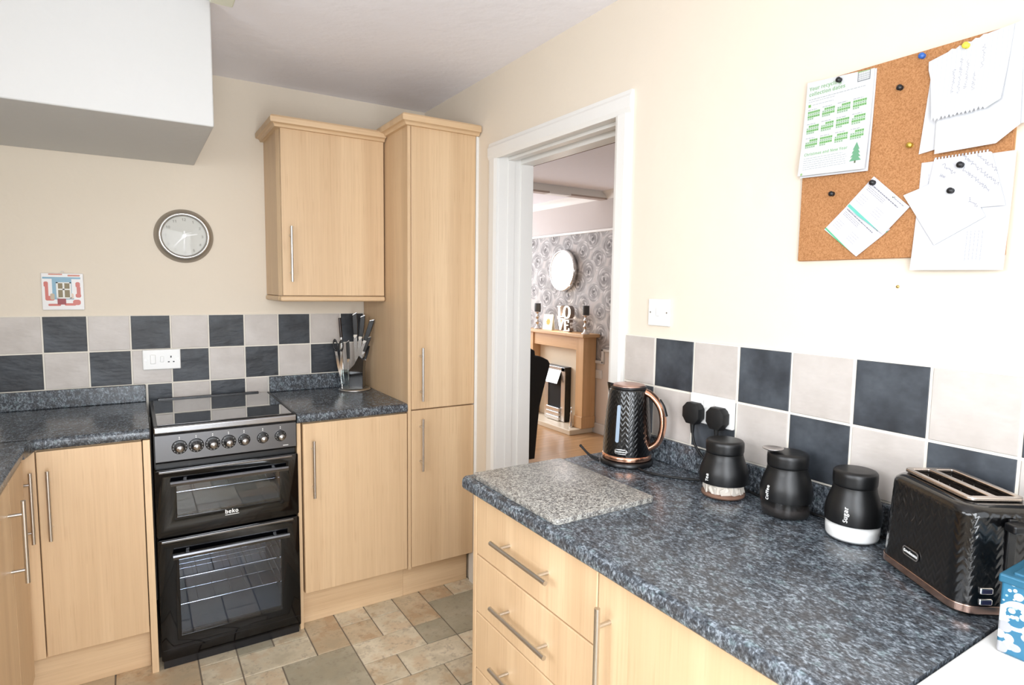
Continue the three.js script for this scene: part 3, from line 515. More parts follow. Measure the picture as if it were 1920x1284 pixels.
  part(st, 'handle', cyl(at(630, 637, 0.012), at(627.3, 601, 0.012), 0.0072, 16, 0.0062), S({ color: 0x2a1a14, roughness: 0.35 })); part(st, 'rod', cyl(at(634, 722, 0.012), at(630, 637, 0.012), 0.0035, 12), chrome); settle(st);
  const sc = thing('scissors', 'black-handled kitchen scissors standing in the clear slot of stand', 'scissors');
  for (const [a, b, ang] of [[621, 651, 0.12], [631.5, 652.5, -0.06]]) { const tr = new THREE.TorusGeometry(0.0115, 0.0035, 10, 24).scale(0.85, 2.1, 1).rotateZ(ang); const p = at(a, b, -0.006); tr.applyMatrix4(new THREE.Matrix4().makeBasis(R, V(0, 1, 0), F.clone().negate()).setPosition(p)); part(sc, 'finger_loop', tr, blackSatin); }
  const blade = (pts, d) => { const s = new THREE.Shape(pts.map(([a, b]) => new THREE.Vector2((a - 655) / 376, (733 - b) / 372))); return extr(s, 0.002).applyMatrix4(new THREE.Matrix4().makeBasis(R, V(0, 1, 0), F.clone().negate()).setPosition(V(cx, y, cz).addScaledVector(F, d))); };
  part(sc, 'blade', blade([[619.5, 661], [623.5, 660], [629, 690], [634, 722], [631.5, 722], [624, 690]], -0.004), chrome); part(sc, 'blade', blade([[630, 662], [634, 662], [634.5, 690], [633, 722], [630.5, 722], [629.5, 690]], -0.0075), chrome); settle(sc);
}

// ------------------------------------------------------------------ on the right wall
function sideSocket(name, label, cat, z0, z1, y0, y1, build) { const t = thing(name, label, cat); build(t, z0, z1, y0, y1); return settle(t); }
sideSocket('light_switch', 'white single light switch on the cream wall beside the doorway', 'switch', 1.705, 1.791, 1.316, 1.397, (t, z0, z1, y0, y1) => {
  part(t, 'plate', bx(-0.009, 0, y0, y1, z0, z1, 0.003, 2), whitePlastic); part(t, 'rocker', bx(-0.0135, -0.009, y0 + 0.03, y1 - 0.026, (z0 + z1) / 2 - 0.007, (z0 + z1) / 2 + 0.007, 0.002, 2), whitePlastic);
  for (const sz of [z0 + 0.01, z1 - 0.01]) part(t, 'screw', cyl(V(-0.0095, 1.3565, sz), V(-0.0088, 1.3565, sz), 0.0027), steel); });
sideSocket('double_socket', 'white double wall socket with two black plugs in it', 'socket', 1.892, 2.038, 1.056, 1.138, (t, z0, z1, y0, y1) => {
  part(t, 'plate', bx(-0.02, -0.008, y0, y1, z0, z1, 0.004, 2), whitePlastic);
  for (const zz of [1.948, 1.984]) part(t, 'switch_rocker', bx(-0.0235, -0.02, y1 - 0.036, y1 - 0.014, zz - 0.005, zz + 0.005, 0.002, 2), whitePlastic); });
function plug(zc, label) {
  const t = thing('mains_plug', label, 'plug', 'plugs in the double socket');
  const s = new THREE.Shape(); const pts = [[-0.025, -0.012], [-0.025, 0.012], [-0.014, 0.024], [0.014, 0.024], [0.025, 0.012], [0.025, -0.012], [0.013, -0.027], [-0.013, -0.027]]; pts.forEach((p, i) => i ? s.lineTo(p[0], p[1]) : s.moveTo(p[0], p[1])); s.closePath();
  const g = extr(s, 0.02, 0.004).rotateY(-Math.PI / 2).translate(-0.024, 1.085, zc);
  part(t, 'plug_body', toCreasedNormals(g, 0.5), blackRubber);
  part(t, 'rear_flange', extr(roundRect(0.046, 0.044, 0.01), 0.004, 0.001).rotateY(-Math.PI / 2).translate(-0.0205, 1.087, zc), blackRubber);
  part(t, 'strain_relief', cyl(V(-0.036, 1.062, zc), V(-0.037, 1.028, zc + 0.002), 0.0075, 14, 0.0045).rotateY(0), blackRubber); return settle(t);
}
plug(1.918, 'black plug on the left of the double socket, nearest the kettle'); plug(2.0, 'black plug on the right of the double socket, above tea jar');
solo('power_cable', [tube([V(-0.037, 1.03, 1.92), V(-0.04, 1.0, 1.932), V(-0.038, 0.965, 1.965), V(-0.036, 0.925, 2.01), V(-0.048, 0.916, 2.0), V(-0.085, 0.9145, 1.965), V(-0.13, 0.9145, 1.9), V(-0.145, 0.9145, 1.845), V(-0.128, 0.9145, 1.805), V(-0.085, 0.918, 1.782)], 0.0034, 90)], blackRubber, 'thin black kettle cable lying between kettle and tea jar', 'cable');
solo('power_cable', [tube([V(-0.037, 1.03, 2.002), V(-0.042, 0.985, 2.012), V(-0.04, 0.935, 2.06), V(-0.034, 0.9145, 2.12), V(-0.036, 0.9145, 2.2), V(-0.034, 0.9145, 2.3), V(-0.034, 0.9145, 2.4), V(-0.035, 0.916, 2.47)], 0.0034, 80)], blackRubber, 'black toaster cable running behind the three black jars', 'cable');

// cork board
const corkN = fbm(512, 512, 110, 110, 2, 411, 0.75), corkN2 = fbm(512, 512, 6, 6, 3, 433);
const corkTex = dataTex(512, 512, (i) => mixc(mixc([164, 112, 68], [190, 138, 92], sat((corkN[i] - 0.25) * 2)), [140, 92, 56], sat((0.36 - corkN[i]) * 5) * 0.4 + 0.1 * corkN2[i]), 0.22, 0.22);
{ const t = thing('cork_board', 'brown cork noticeboard on the right wall above the tiles', 'noticeboard');
  part(t, 'cork_sheet', bx(-0.011, -0.002, 1.497, 1.9, 2.191, 2.59, 0.001), S({ map: corkTex, roughness: 0.9, bumpMap: dataTex(512, 512, (i) => grey(255 * corkN[i]), 0.22, 0.22, false), bumpScale: 0.0004 }));
  part(t, 'backing', bx(-0.005, 0, 1.4965, 1.9005, 2.1905, 2.5905), S({ color: 0xb98a58, roughness: 0.8 })); settle(t); }
// a sheet of paper on the wall: outline in (z, y), its back at x = -x0; frame = [z0, y0, z1, y1, turn] for the print
function sheet(name, pts, x0, thick, mat, label, category, curl = 0, frame, group) {
  const s = new THREE.Shape(pts.map((p) => new THREE.Vector2(p[0], p[1])));
  let g = new THREE.ExtrudeGeometry(s, { depth: thick, bevelEnabled: false });
  const zs = pts.map((p) => p[0]), ys = pts.map((p) => p[1]), zc = (Math.min(...zs) + Math.max(...zs)) / 2, yT = Math.max(...ys), yB = Math.min(...ys);
  if (curl) { // cut into strips so that the sheet can bend
    const N = 10; const gs = []; for (let k = 0; k < N; k++) { const a = yB + (yT - yB) * k / N, b = yB + (yT - yB) * (k + 1) / N; const c = clip(pts, a, b); if (c.length > 2) gs.push(new THREE.ExtrudeGeometry(new THREE.Shape(c.map((p) => new THREE.Vector2(p[0], p[1]))), { depth: thick, bevelEnabled: false })); }
    g = mergeGeometries(gs.map((q) => q.toNonIndexed ? q.toNonIndexed() : q));
  }
  const f = frame || [Math.min(...zs), yB, Math.max(...zs), yT, 0], p = g.attributes.position, uv = g.attributes.uv, c = Math.cos(f[4]), sn = Math.sin(f[4]), fz = (f[0] + f[2]) / 2, fy = (f[1] + f[3]) / 2;
  for (let i = 0; i < p.count; i++) {
    const z = p.getX(i), y = p.getY(i), d = p.getZ(i), dz = z - fz, dy = y - fy;
    uv.setXY(i, (dz * c + dy * sn) / (f[2] - f[0]) + 0.5, (-dz * sn + dy * c) / (f[3] - f[1]) + 0.5);
    const t = (yT - y) / (yT - yB); p.setXYZ(i, -(x0 + d + curl * t * t), y, z);
  }
  flip(g); g.computeVertexNormals();
  if (g.attributes.normal.getX(0) > 0.5) { /* front faces are drawn on both sides */ }
  return solo(name, g, mat, label, category, group);
}
function clip(poly, a, b) { // keep a <= y <= b
  const cut = (P0, f) => { const out = []; for (let i = 0; i < P0.length; i++) { const A = P0[i], B = P0[(i + 1) % P0.length], da = f(A), db = f(B); if (da >= 0) out.push(A); if ((da > 0 && db < 0) || (da < 0 && db > 0)) { const t = da / (da - db); out.push([A[0] + (B[0] - A[0]) * t, A[1] + (B[1] - A[1]) * t]); } } return out; };
  return cut(cut(poly, (q) => q[1] - a), (q) => b - q[1]);
}
const paper = S({ color: new THREE.Color().setRGB(0.66, 0.67, 0.69), roughness: 0.8, side: THREE.DoubleSide });
const pm = (tex) => S({ map: tex, color: new THREE.Color().setRGB(0.68, 0.68, 0.68), roughness: 0.75, side: THREE.DoubleSide });
const scribble = (c, x, y, w, h, col = '#8a8c98', lw = 2) => { c.strokeStyle = col; c.lineWidth = lw; c.beginPath(); c.moveTo(x, y); for (let k = 0; k < w; k += 5) c.lineTo(x + k, y + (rnd() - 0.5) * h); c.stroke(); };
const greyLine = (c, x, y, w, col = '#b8bcc4', h = 3) => { c.fillStyle = col; let k = 0; while (k < w) { const q = Math.min(w - k, 8 + rnd() * 22); c.fillRect(x + k, y, q, h); k += q + 5; } };
const leafletTex = canvasTex(512, 704, (c, W, H) => {
  c.fillStyle = '#f4f7f8'; c.fillRect(0, 0, W, H); c.fillStyle = '#9ccb94'; c.font = 'bold 36px sans-serif'; c.fillText('Your recycling', 36, 66); c.fillText('collection dates', 36, 106);
  greyLine(c, 36, 130, 420, '#9aa3a8'); greyLine(c, 36, 146, 200); c.fillStyle = '#8cc46a'; c.fillRect(36, 166, 20, 20); greyLine(c, 70, 172, 160);
  c.strokeStyle = '#7c8288'; c.lineWidth = 5; c.strokeRect(400, 26, 82, 66); c.fillStyle = '#a9c18c'; c.fillRect(396, 20, 90, 14); c.lineWidth = 1.5; for (let k = 1; k < 7; k++) { c.beginPath(); c.moveTo(400 + k * 12, 36); c.lineTo(400 + k * 12, 92); c.stroke(); } for (let k = 1; k < 4; k++) { c.beginPath(); c.moveTo(400, 36 + k * 14); c.lineTo(482, 36 + k * 14); c.stroke(); }
  for (let r = 0; r < 3; r++) for (let k = 0; k < 4; k++) { const x = 36 + k * 114, y = 204 + r * 104; greyLine(c, x, y, 70, '#a8b0b4', 4); for (let j = 0; j < 4; j++) for (let i = 0; i < 6; i++) { if ((j === 0 && i < (k + r) % 3) || (j === 3 && i > 2 + (k + r) % 3)) continue; c.fillStyle = j % 2 ? '#cfe6cf' : '#8ed07a'; c.fillRect(x + i * 16, y + 12 + j * 16, 15, 15); c.fillStyle = '#6c8f70'; c.fillRect(x + i * 16 + 4, y + 17 + j * 16, 7, 5); } }
  c.fillStyle = '#9ccb94'; c.font = 'bold 28px sans-serif'; c.fillText('Christmas and New Year', 36, 544); c.fillStyle = '#a9cfa6'; c.font = '18px sans-serif'; for (let k = 0; k < 6; k++) greyLine(c, 36, 562 + k * 16, k < 1 ? 300 : 330, '#b4bcc0');
  c.fillStyle = '#7dbb92'; for (let k = 0; k < 4; k++) { c.beginPath(); c.moveTo(432, 508 + k * 26); c.lineTo(396 - k * 6 + 12, 560 + k * 26); c.lineTo(456 + k * 6, 560 + k * 26); c.fill(); } c.fillStyle = '#6e7a5a'; c.fillRect(426, 636, 12, 18); c.fillStyle = '#a7cf8d'; c.beginPath(); c.arc(30, 676, 9, 0, 7); c.fill();
});
{ const P0 = [[2.193, 1.902], [2.346, 1.892], [2.344, 1.682], [2.19, 1.688]];
  sheet('leaflet', P0, 0.0115, 0.0012, paper, 'lower sheets under the printed recycling leaflet at the board edge', 'paper', 0.006).position.x -= 0;
  sheet('leaflet', [[2.1935, 1.9025], [2.343, 1.893], [2.341, 1.686], [2.1885, 1.692]], 0.0135, 0.0012, pm(leafletTex), 'white and green printed recycling leaflet with calendar grids and tree', 'leaflet', 0.012); }
const cardTex = canvasTex(420, 320, (c, W, H) => { c.fillStyle = '#f5f4fb'; c.fillRect(0, 0, W, H); c.fillStyle = '#7fe3d0'; c.fillRect(0, H - 26, W * 0.94, 26); c.font = '20px sans-serif'; c.fillStyle = '#8b8c96'; greyLine(c, 24, 64, 330, '#8f919c', 8); for (let k = 0; k < 3; k++) greyLine(c, 24, 88 + k * 14, 200, '#aeb0ba', 4); greyLine(c, 270, 30, 110, '#a6a8b0', 6); c.strokeStyle = '#5e6a5e'; c.lineWidth = 5; c.beginPath(); c.moveTo(248, 30); c.lineTo(256, 38); c.lineTo(270, 22); c.stroke(); for (let k = 0; k < 4; k++) greyLine(c, 24, 170 + k * 22, 80, '#c0c2cc', 3); for (let k = 0; k < 4; k++) greyLine(c, 210, 170 + k * 22, 90, '#c0c2cc', 3); });
const cardTex2 = canvasTex(420, 320, (c, W, H) => { c.fillStyle = '#f5f4fb'; c.fillRect(0, 0, W, H); c.fillStyle = '#6fd6a0'; c.fillRect(0, H - 14, W, 14); c.fillStyle = '#d0605c'; c.fillRect(20, 12, 52, 30); greyLine(c, 24, 70, 330, '#8f919c', 8); for (let k = 0; k < 3; k++) greyLine(c, 24, 94 + k * 14, 190, '#aeb0ba', 4); greyLine(c, 280, 34, 100, '#a6a8b0', 6); for (let k = 0; k < 4; k++) greyLine(c, 24, 180 + k * 22, 80, '#c0c2cc', 3); for (let k = 0; k < 4; k++) greyLine(c, 210, 180 + k * 22, 90, '#c0c2cc', 3); });
{ const turn = Math.atan2(1.598 - 1.668, 2.429 - 2.356); // direction of the cards' top edge
  const ctr = (a) => [a.reduce((s, p) => s + p[0], 0) / 4, a.reduce((s, p) => s + p[1], 0) / 4], card = (pts, x0, tex, label) => { const [z, y] = ctr(pts), w = 0.101, h = 0.079; sheet('printed_card', pts, x0, 0.001, pm(tex), label, 'card', 0.003, [z - w / 2, y - h / 2, z + w / 2, y + h / 2, turn]); };
  card([[2.303, 1.615], [2.395, 1.556], [2.33, 1.5025], [2.253, 1.566]], 0.012, cardTex2, 'tilted white card with a red mark, lower one of two');
  card([[2.3555, 1.669], [2.43, 1.598], [2.384, 1.546], [2.3, 1.611]], 0.0135, cardTex, 'tilted white card with a turquoise band, upper one of two'); }
const noteTex = canvasTex(512, 512, (c, W, H) => { c.fillStyle = '#f2f4f8'; c.fillRect(0, 0, W, H); c.strokeStyle = '#dfe3ec'; c.lineWidth = 2; for (let k = 0; k < 18; k++) { c.beginPath(); c.moveTo(k * 30, 0); c.lineTo(k * 30, H); c.stroke(); } c.save(); c.translate(256, 256); c.rotate(Math.PI / 2); for (const [x, y, w] of [[-180, -90, 150], [-110, 0, 190], [-130, 40, 230], [-70, 80, 160], [-20, -50, 120]]) scribble(c, x, y, w, 20, '#b2b4be', 2); c.restore(); });
const sheetTex = canvasTex(512, 768, (c, W, H) => { c.fillStyle = '#f3f4f9'; c.fillRect(0, 0, W, H); c.save(); c.translate(W / 2, H / 2); c.rotate(Math.PI / 2); for (let k = 0; k < 5; k++) greyLine(c, 120, -130 + k * 20, 200, '#c2c6d2', 3); for (let k = 0; k < 4; k++) greyLine(c, -300, 150 + k * 14, 150, '#c8ccd8', 3); c.restore(); c.fillStyle = '#c3c6cf'; c.font = 'bold 22px sans-serif'; });
const handTex = canvasTex(512, 512, (c, W, H) => { c.fillStyle = '#f3f4f8'; c.fillRect(0, 0, W, H); for (let k = 0; k < 7; k++) { c.strokeStyle = '#e2e5ee'; c.lineWidth = 2; c.beginPath(); c.moveTo(0, 70 + k * 64); c.lineTo(W, 70 + k * 64); c.stroke(); } for (const [x, y, w] of [[150, 60, 250], [60, 120, 330], [110, 180, 270], [40, 240, 190], [80, 300, 330]]) scribble(c, x, y, w, 26, '#9a9cab', 2.5); });
const jag = (a, b, n, amp) => { const out = []; for (let k = 0; k <= n; k++) { const t = k / n; out.push([a[0] + (b[0] - a[0]) * t, a[1] + (b[1] - a[1]) * t + (k % 2 ? amp : -amp) * (0.5 + rnd())]); } return out; };
sheet('loose_paper', [[2.452, 1.872], [2.44, 1.699], [2.61, 1.726], [2.598, 1.9]].reverse(), 0.0115, 0.0008, paper, 'large white sheet at the back of the top right papers', 'paper', 0.004, null, 'papers pinned top right');
sheet('loose_paper', [[2.462, 1.872], [2.472, 1.693], [2.57, 1.695], [2.602, 1.722], [2.592, 1.903]].reverse(), 0.0128, 0.0008, paper, 'white sheet with folded lower corner, under the torn note', 'paper', 0.012, null, 'papers pinned top right');
sheet('torn_note', [[2.446, 1.874], [2.447, 1.858], [2.452, 1.84], ...jag([2.464, 1.757], [2.55, 1.762], 26, 0.0032), [2.572, 1.772], [2.58, 1.9], ...jag([2.54, 1.897], [2.478, 1.884], 10, 0.0015)].reverse(), 0.0145, 0.0008, pm(noteTex), 'lined handwritten note with a ragged torn bottom edge, yellow pin', 'paper', 0.016);
sheet('letter_sheet', [[2.445, 1.682], [2.4405, 1.471], [2.595, 1.469], [2.597, 1.68]].reverse(), 0.0115, 0.0008, pm(sheetTex), 'long white printed letter hanging below the bottom of the board', 'letter', 0.008);
{ const pts = [[2.4675, 1.684], ...(() => { const o = []; for (let k = 0; k < 16; k++) { const a = 2.469 + k * 0.0056; o.push([a, 1.688], [a + 0.0028, 1.688], [a + 0.0028, 1.684], [a + 0.0056, 1.684]); } return o; })(), [2.5615, 1.682], [2.59, 1.584], [2.455, 1.586]];
  sheet('notebook_page', pts, 0.0135, 0.0008, pm(handTex), 'handwritten notebook page with a toothed spiral top edge', 'paper', 0.004, [2.45, 1.56, 2.6, 1.69, -0.8]); }
sheet('blank_note', [[2.417, 1.622], [2.481, 1.519], [2.561, 1.567], [2.515, 1.655]], 0.0155, 0.0008, paper, 'blank tilted white note under the lower of two black pins', 'paper', 0.004);
function pin(z, y, x0, color, label, metal = 0) {
  const t = thing('push_pin', label, 'pin'), m = S({ color, roughness: 0.3, metalness: metal });
  const o = (g) => g.rotateZ(Math.PI / 2).translate(-x0, y, z);
  part(t, 'head', o(lathe([[0, 0.0105], [0.004, 0.01], [0.0058, 0.008], [0.0056, 0.006], [0.0035, 0.0045], [0.0042, 0.001], [0.0052, 0]].reverse(), 20)), m);
  part(t, 'point', cyl(V(-x0, y, z), V(-x0 + 0.005, y, z), 0.0006, 8), steel); settle(t);
}
pin(2.27, 1.888, 0.0155, 0x17171a, 'black pin through the top of the recycling leaflet'); pin(2.433, 1.8895, 0.0115, 0x2f63b4, 'blue pin alone at the top edge of the board');
pin(2.396, 1.839, 0.0115, 0x17171a, 'black pin alone on bare cork right of the leaflet'); pin(2.509, 1.884, 0.016, 0xe3d548, 'yellow pin through the top of the torn note');
pin(2.422, 1.7205, 0.0115, 0xc9a84a, 'brass coloured pin alone in the middle of the cork', 0.8); pin(2.267, 1.6435, 0.0115, 0x17171a, 'black pin alone on bare cork below the leaflet');
pin(2.356, 1.6555, 0.015, 0x17171a, 'black pin through the top corner of the tilted card'); pin(2.515, 1.6665, 0.0155, 0x17171a, 'upper black pin, through the spiral notebook page'); pin(2.503, 1.62, 0.0175, 0x17171a, 'lower black pin, holding the blank tilted note');
solo('wall_screw', lathe([[0, 0.002], [0.0028, 0.0015], [0.0035, 0], [0, 0]].reverse(), 14).rotateZ(Math.PI / 2).translate(0, 1.438, 2.411), S({ color: 0xbfa76a, metalness: 0.8, roughness: 0.4 }), 'tiny brass screw head in the wall below the cork board', 'screw');

// ------------------------------------------------------------------ on the right worktop
{ const g = extr(roundRect(0.296, 0.383, 0.012), 0.01, 0.0015).rotateX(-Math.PI / 2).translate(-0.437, WT + 0.0015, 1.838);
  solo('chopping_board', meterUV(toCreasedNormals(g, 0.5)), graniteM, 'grey speckled granite chopping board at the end of the worktop', 'board'); }
// herringbone relief, 0..1, over (u along, v up), both in metres
const zig = (u, v) => { const w = 0.019, c = u / w, f = Math.abs(2 * (c - Math.floor(c)) - 1), q = (v + f * 0.0135) / 0.0155, t = q - Math.floor(q); return Math.min(1, 2.4 * t) * (t > 0.75 ? (1 - t) * 4 : 1); };
function bentText(str, size, radiusAt, x, y, z, ang, sideways) { // lettering laid round an upright round body
  const g = text(str, size, 0.0004), p = g.attributes.position;
  for (let i = 0; i < p.count; i++) { let a = p.getX(i), b = p.getY(i); const d = p.getZ(i); if (sideways) [a, b] = [-b, a]; const r = radiusAt(y + b) + 0.0003 + d, t = ang + a / radiusAt(y + b); p.setXYZ(i, x + r * Math.sin(t), y + b, z + r * Math.cos(t)); }
  g.computeVertexNormals(); return g;
}
function bentGeo(g, radiusAt, x, y, z, ang) { const p = g.attributes.position; for (let i = 0; i < p.count; i++) { const a = p.getX(i), b = p.getY(i), r = radiusAt(y + b) + p.getZ(i), t = ang + a / radiusAt(y + b); p.setXYZ(i, x + r * Math.sin(t), y + b, z + r * Math.cos(t)); } g.computeVertexNormals(); return g; }
{ // kettle
  const t = thing('electric_kettle', 'black textured kettle with copper handle, lid and base band', 'kettle'); const x = -0.114, z = 1.742, y = WT, q0 = 0.925;
  part(t, 'power_base', lathe([[0, 0.016], [0.078, 0.016], [0.083, 0.012], [0.085, 0.004], [0.083, 0], [0, 0]].map((p) => [p[0] * q0, p[1]]).reverse(), 56, x, y, z), blackSatin);
  part(t, 'base_band', lathe([[0.07, 0.032], [0.0775, 0.0315], [0.0785, 0.026], [0.079, 0.019], [0.077, 0.0165], [0.07, 0.016]].map((p) => [p[0] * q0, p[1]]).reverse(), 64, x, y, z), copper, 'copper band');
  const H0 = 0.0315, H1 = 0.228, rad = (h) => { const q = (h - H0) / (H1 - H0); return (0.0765 - 0.006 * q - 0.012 * q * q) * q0; };
  const g = new THREE.PlaneGeometry(1, 1, 260, 150), p = g.attributes.position;
  for (let i = 0; i < p.count; i++) { const a = (p.getX(i) + 0.5) * Math.PI * 2, h = H0 + (p.getY(i) + 0.5) * (H1 - H0), e = sat((h - H0) / 0.006) * sat((H1 - h) / 0.008), r = rad(h) + 0.0006 * e * zig(a / (Math.PI * 2) * 0.45, h) - 0.004 * (1 - sat((H1 - h) / 0.006)); p.setXYZ(i, x + r * Math.sin(a), y + h, z + r * Math.cos(a)); }
  g.computeVertexNormals(); part(t, 'body', g, blackGloss, 'glossy black herringbone body');
  part(t, 'lid', lathe([[0, 0.0095], [0.03, 0.009], [0.048, 0.006], [0.052, 0.003], [0.0525, 0], [0, 0]].map((p) => [p[0] * q0, p[1]]).reverse(), 56, x, y + H1 + 0.002, z), S({ color: new THREE.Color().setRGB(0.62, 0.42, 0.36), metalness: 1, roughness: 0.28 }), 'rose copper lid');
  part(t, 'lid_rim', lathe([[0.045, 0.004], [0.055, 0.0035], [0.0575, 0.001], [0.0575, -0.004], [0.05, -0.005]].map((p) => [p[0] * q0, p[1]]).reverse(), 56, x, y + H1, z), blackSatin);
  // spout at the side away from the handle
  const hd = V(0.52, 0, 0.854), sp = new THREE.ConeGeometry(0.02, 0.05, 20, 1).rotateZ(0.25).scale(1, 1, 0.8).rotateX(Math.PI); sp.translate(x - hd.x * 0.056, y + 0.21, z - hd.z * 0.05); part(t, 'spout', sp, blackGloss);
  // handle: a wide curved strap
  const path = new THREE.CatmullRomCurve3([[0.045, 0.218], [0.068, 0.208], [0.094, 0.178], [0.104, 0.14], [0.102, 0.102], [0.09, 0.07], [0.064, 0.05]].map(([a, h]) => V(x, y + h, z).addScaledVector(hd, a)));
  const strap = new THREE.TubeGeometry(path, 50, 0.0098, 18), sp_ = strap.attributes.position, sd = V(-hd.z, 0, hd.x), c0 = V(x, 0, z); for (let i = 0; i < sp_.count; i++) { const q = V(sp_.getX(i), sp_.getY(i), sp_.getZ(i)), o = q.clone().sub(c0).dot(sd); q.addScaledVector(sd, o * 0.75); sp_.setXYZ(i, q.x, q.y, q.z); } strap.computeVertexNormals();
  part(t, 'handle', strap, copper, 'curved copper handle');
  const path2 = new THREE.CatmullRomCurve3([[0.09, 0.196], [0.102, 0.178], [0.111, 0.15]].map(([a, h]) => V(x, y + h, z).addScaledVector(hd, a))); part(t, 'thumb_button', new THREE.TubeGeometry(path2, 16, 0.007, 10), blackSatin);
  const R = (h) => rad(h - y) + 0.0012, wa = Math.atan2(-1.0, 0.42);
  part(t, 'water_window', bentGeo(new THREE.ExtrudeGeometry(roundRect(0.0105, 0.108, 0.005), { depth: 0.0014, bevelEnabled: false, curveSegments: 8 }), R, x, y + 0.128, z, wa), P({ color: 0x9fb0c2, roughness: 0.15, clearcoat: 1 }), 'pale water level window');
  const pill = roundRect(0.036, 0.0145, 0.006); pill.holes.push(roundRect(0.0325, 0.011, 0.0048, 0, 0, THREE.Path)); const la = Math.atan2(-0.83, 0.52);
  part(t, 'logo_frame', bentGeo(new THREE.ExtrudeGeometry(pill, { depth: 0.0012, bevelEnabled: false, curveSegments: 8 }), R, x, y + 0.048, z, la), chrome);
  part(t, 'logo_plate', bentGeo(new THREE.ExtrudeGeometry(roundRect(0.0335, 0.012, 0.005), { depth: 0.0006, bevelEnabled: false, curveSegments: 8 }), R, x, y + 0.048, z, la), blackMatt);
  part(t, 'logo', bentGeo(text('Goodmans', 0.0045, 0.0009), R, x, y + 0.048, z, la), printWhite, 'silver lettering'); settle(t);
  solo('spare_cord', [tube([V(-0.17, 0.914, 1.68), V(-0.19, 0.924, 1.66), V(-0.2, 0.945, 1.632)], 0.0032, 20), tube([V(-0.185, 0.914, 1.7), V(-0.192, 0.918, 1.675), V(-0.2, 0.942, 1.633)], 0.0028, 20), new THREE.SphereGeometry(0.0045, 10, 8).translate(-0.2005, 0.945, 1.631)], blackRubber, 'short black cord loop sticking up left of the kettle', 'cord');
}
function jar(x, z, word, ang, look, label, wide, high, ty) {
  const t = thing('storage_jar', label, 'jar'), y = WT;
  const sz = (l) => l.map((p) => [p[0] * wide, p[1] * high]);
  const sleeve = sz([[0.0585, 0.034], [0.0612, 0.0345], [0.0618, 0.04], [0.0622, 0.05], [0.0612, 0.06], [0.058, 0.071], [0.0535, 0.082], [0.0495, 0.091], [0.0475, 0.098], [0.047, 0.102], [0.044, 0.103]]);
  const prof = (h) => { const q = h - y; for (let k = 1; k < 10; k++) if (q <= sleeve[k][1]) { const A = sleeve[k - 1], B = sleeve[k]; return A[0] + (B[0] - A[0]) * (q - A[1]) / (B[1] - A[1]); } return 0.05; };
  const curve = new THREE.SplineCurve(sleeve.slice(1, 10).map((p) => new THREE.Vector2(p[0], p[1]))).getPoints(36).map((v) => [v.x, v.y]);
  part(t, 'sleeve', lathe([sleeve[0], ...curve, sleeve[10]], 64, x, y, z), blackMatt);
  part(t, 'glass_base', lathe(sz([[0, 0.0], [0.052, 0.0], [0.057, 0.003], [0.0595, 0.009], [0.0605, 0.022], [0.0608, 0.036]]), 56, x, y + 0.0004, z), P({ color: 0xffffff, transmission: 1, roughness: 0.02, thickness: 0, ior: 1.5 }), 'clear glass bottom');
  part(t, 'lid', lathe(sz([[0, 0.1325], [0.036, 0.1322], [0.0445, 0.131], [0.048, 0.1275], [0.0487, 0.121], [0.0483, 0.108], [0.0472, 0.1035], [0.0465, 0.1032], [0, 0.1032]]).reverse(), 64, x, y, z), blackMatt);
  part(t, 'name_print', bentText(word, word.length > 5 ? 0.0078 : 0.0085, (h) => prof(h) + 0.0009, x, y + ty, z, ang, true), printWhite, 'white lettering');
  if (look) look(t, x, y, z, sz); settle(t); return t;
}
const towards = (x, z) => Math.atan2(-1.345 - x, 3.05 - z);
jar(-0.1024, 2.082, 'Tea', towards(-0.1024, 2.082) - 0.7, (t, x, y, z, sz) => {
  const bag = []; for (let k = 0; k < 11; k++) { const a = k * 0.571, s = extr(roundRect(0.042, 0.026, 0.004), 0.002, 0.001).rotateX(-0.5 + rnd() * 0.8).rotateZ((rnd() - 0.5) * 1.0).translate(0, 0.02 + rnd() * 0.008, 0.042).rotateY(a); bag.push(s.translate(x, y, z)); }
  part(t, 'tea_bags', bag, S({ color: 0xd9d0c4, roughness: 0.8 }), 'folded pale tea bags'); t.children[t.children.length - 1].userData.kind = 'stuff';
  part(t, 'loose_tea', lathe(sz([[0, 0.013], [0.05, 0.012], [0.056, 0.009], [0.055, 0.003], [0, 0.002]]).reverse(), 40, x, y, z), S({ color: 0x7a5a48, roughness: 0.9 }));
}, 'black storage jar lettered Tea with tea bags in its clear base', 0.948, 1.09, 0.055);
jar(-0.08, 2.239, 'Coffee', towards(-0.08, 2.239) - 0.74, (t, x, y, z, sz) => part(t, 'coffee_grounds', lathe(sz([[0, 0.024], [0.05, 0.022], [0.058, 0.018], [0.055, 0.003], [0, 0.002]]).reverse(), 40, x, y, z), S({ color: 0x1a1310, roughness: 0.8 })), 'black storage jar lettered Coffee with a dark base', 0.915, 1.115, 0.058);
jar(-0.0795, 2.393, 'Sugar', towards(-0.0795, 2.393) - 0.22, (t, x, y, z, sz) => part(t, 'sugar', lathe(sz([[0, 0.034], [0.0585, 0.034], [0.0588, 0.02], [0.0575, 0.008], [0.054, 0.003], [0, 0.002]]).reverse(), 48, x, y, z), S({ color: 0xf0f0ee, roughness: 0.9 }), 'white sugar'), 'black storage jar lettered Sugar, filled white at its base', 0.868, 1.11, 0.0625);
solo('metal_dish', lathe([[0, 0.002], [0.014, 0.003], [0.022, 0.0062], [0.0235, 0.0064], [0.0225, 0.0045], [0.014, 0.0008], [0, 0]].reverse(), 40, -0.108, WT + 0.149, 2.219), S({ color: new THREE.Color().setRGB(0.66, 0.62, 0.6), metalness: 1, roughness: 0.35 }), 'small round metal dish lying on the lid of the coffee jar', 'dish');
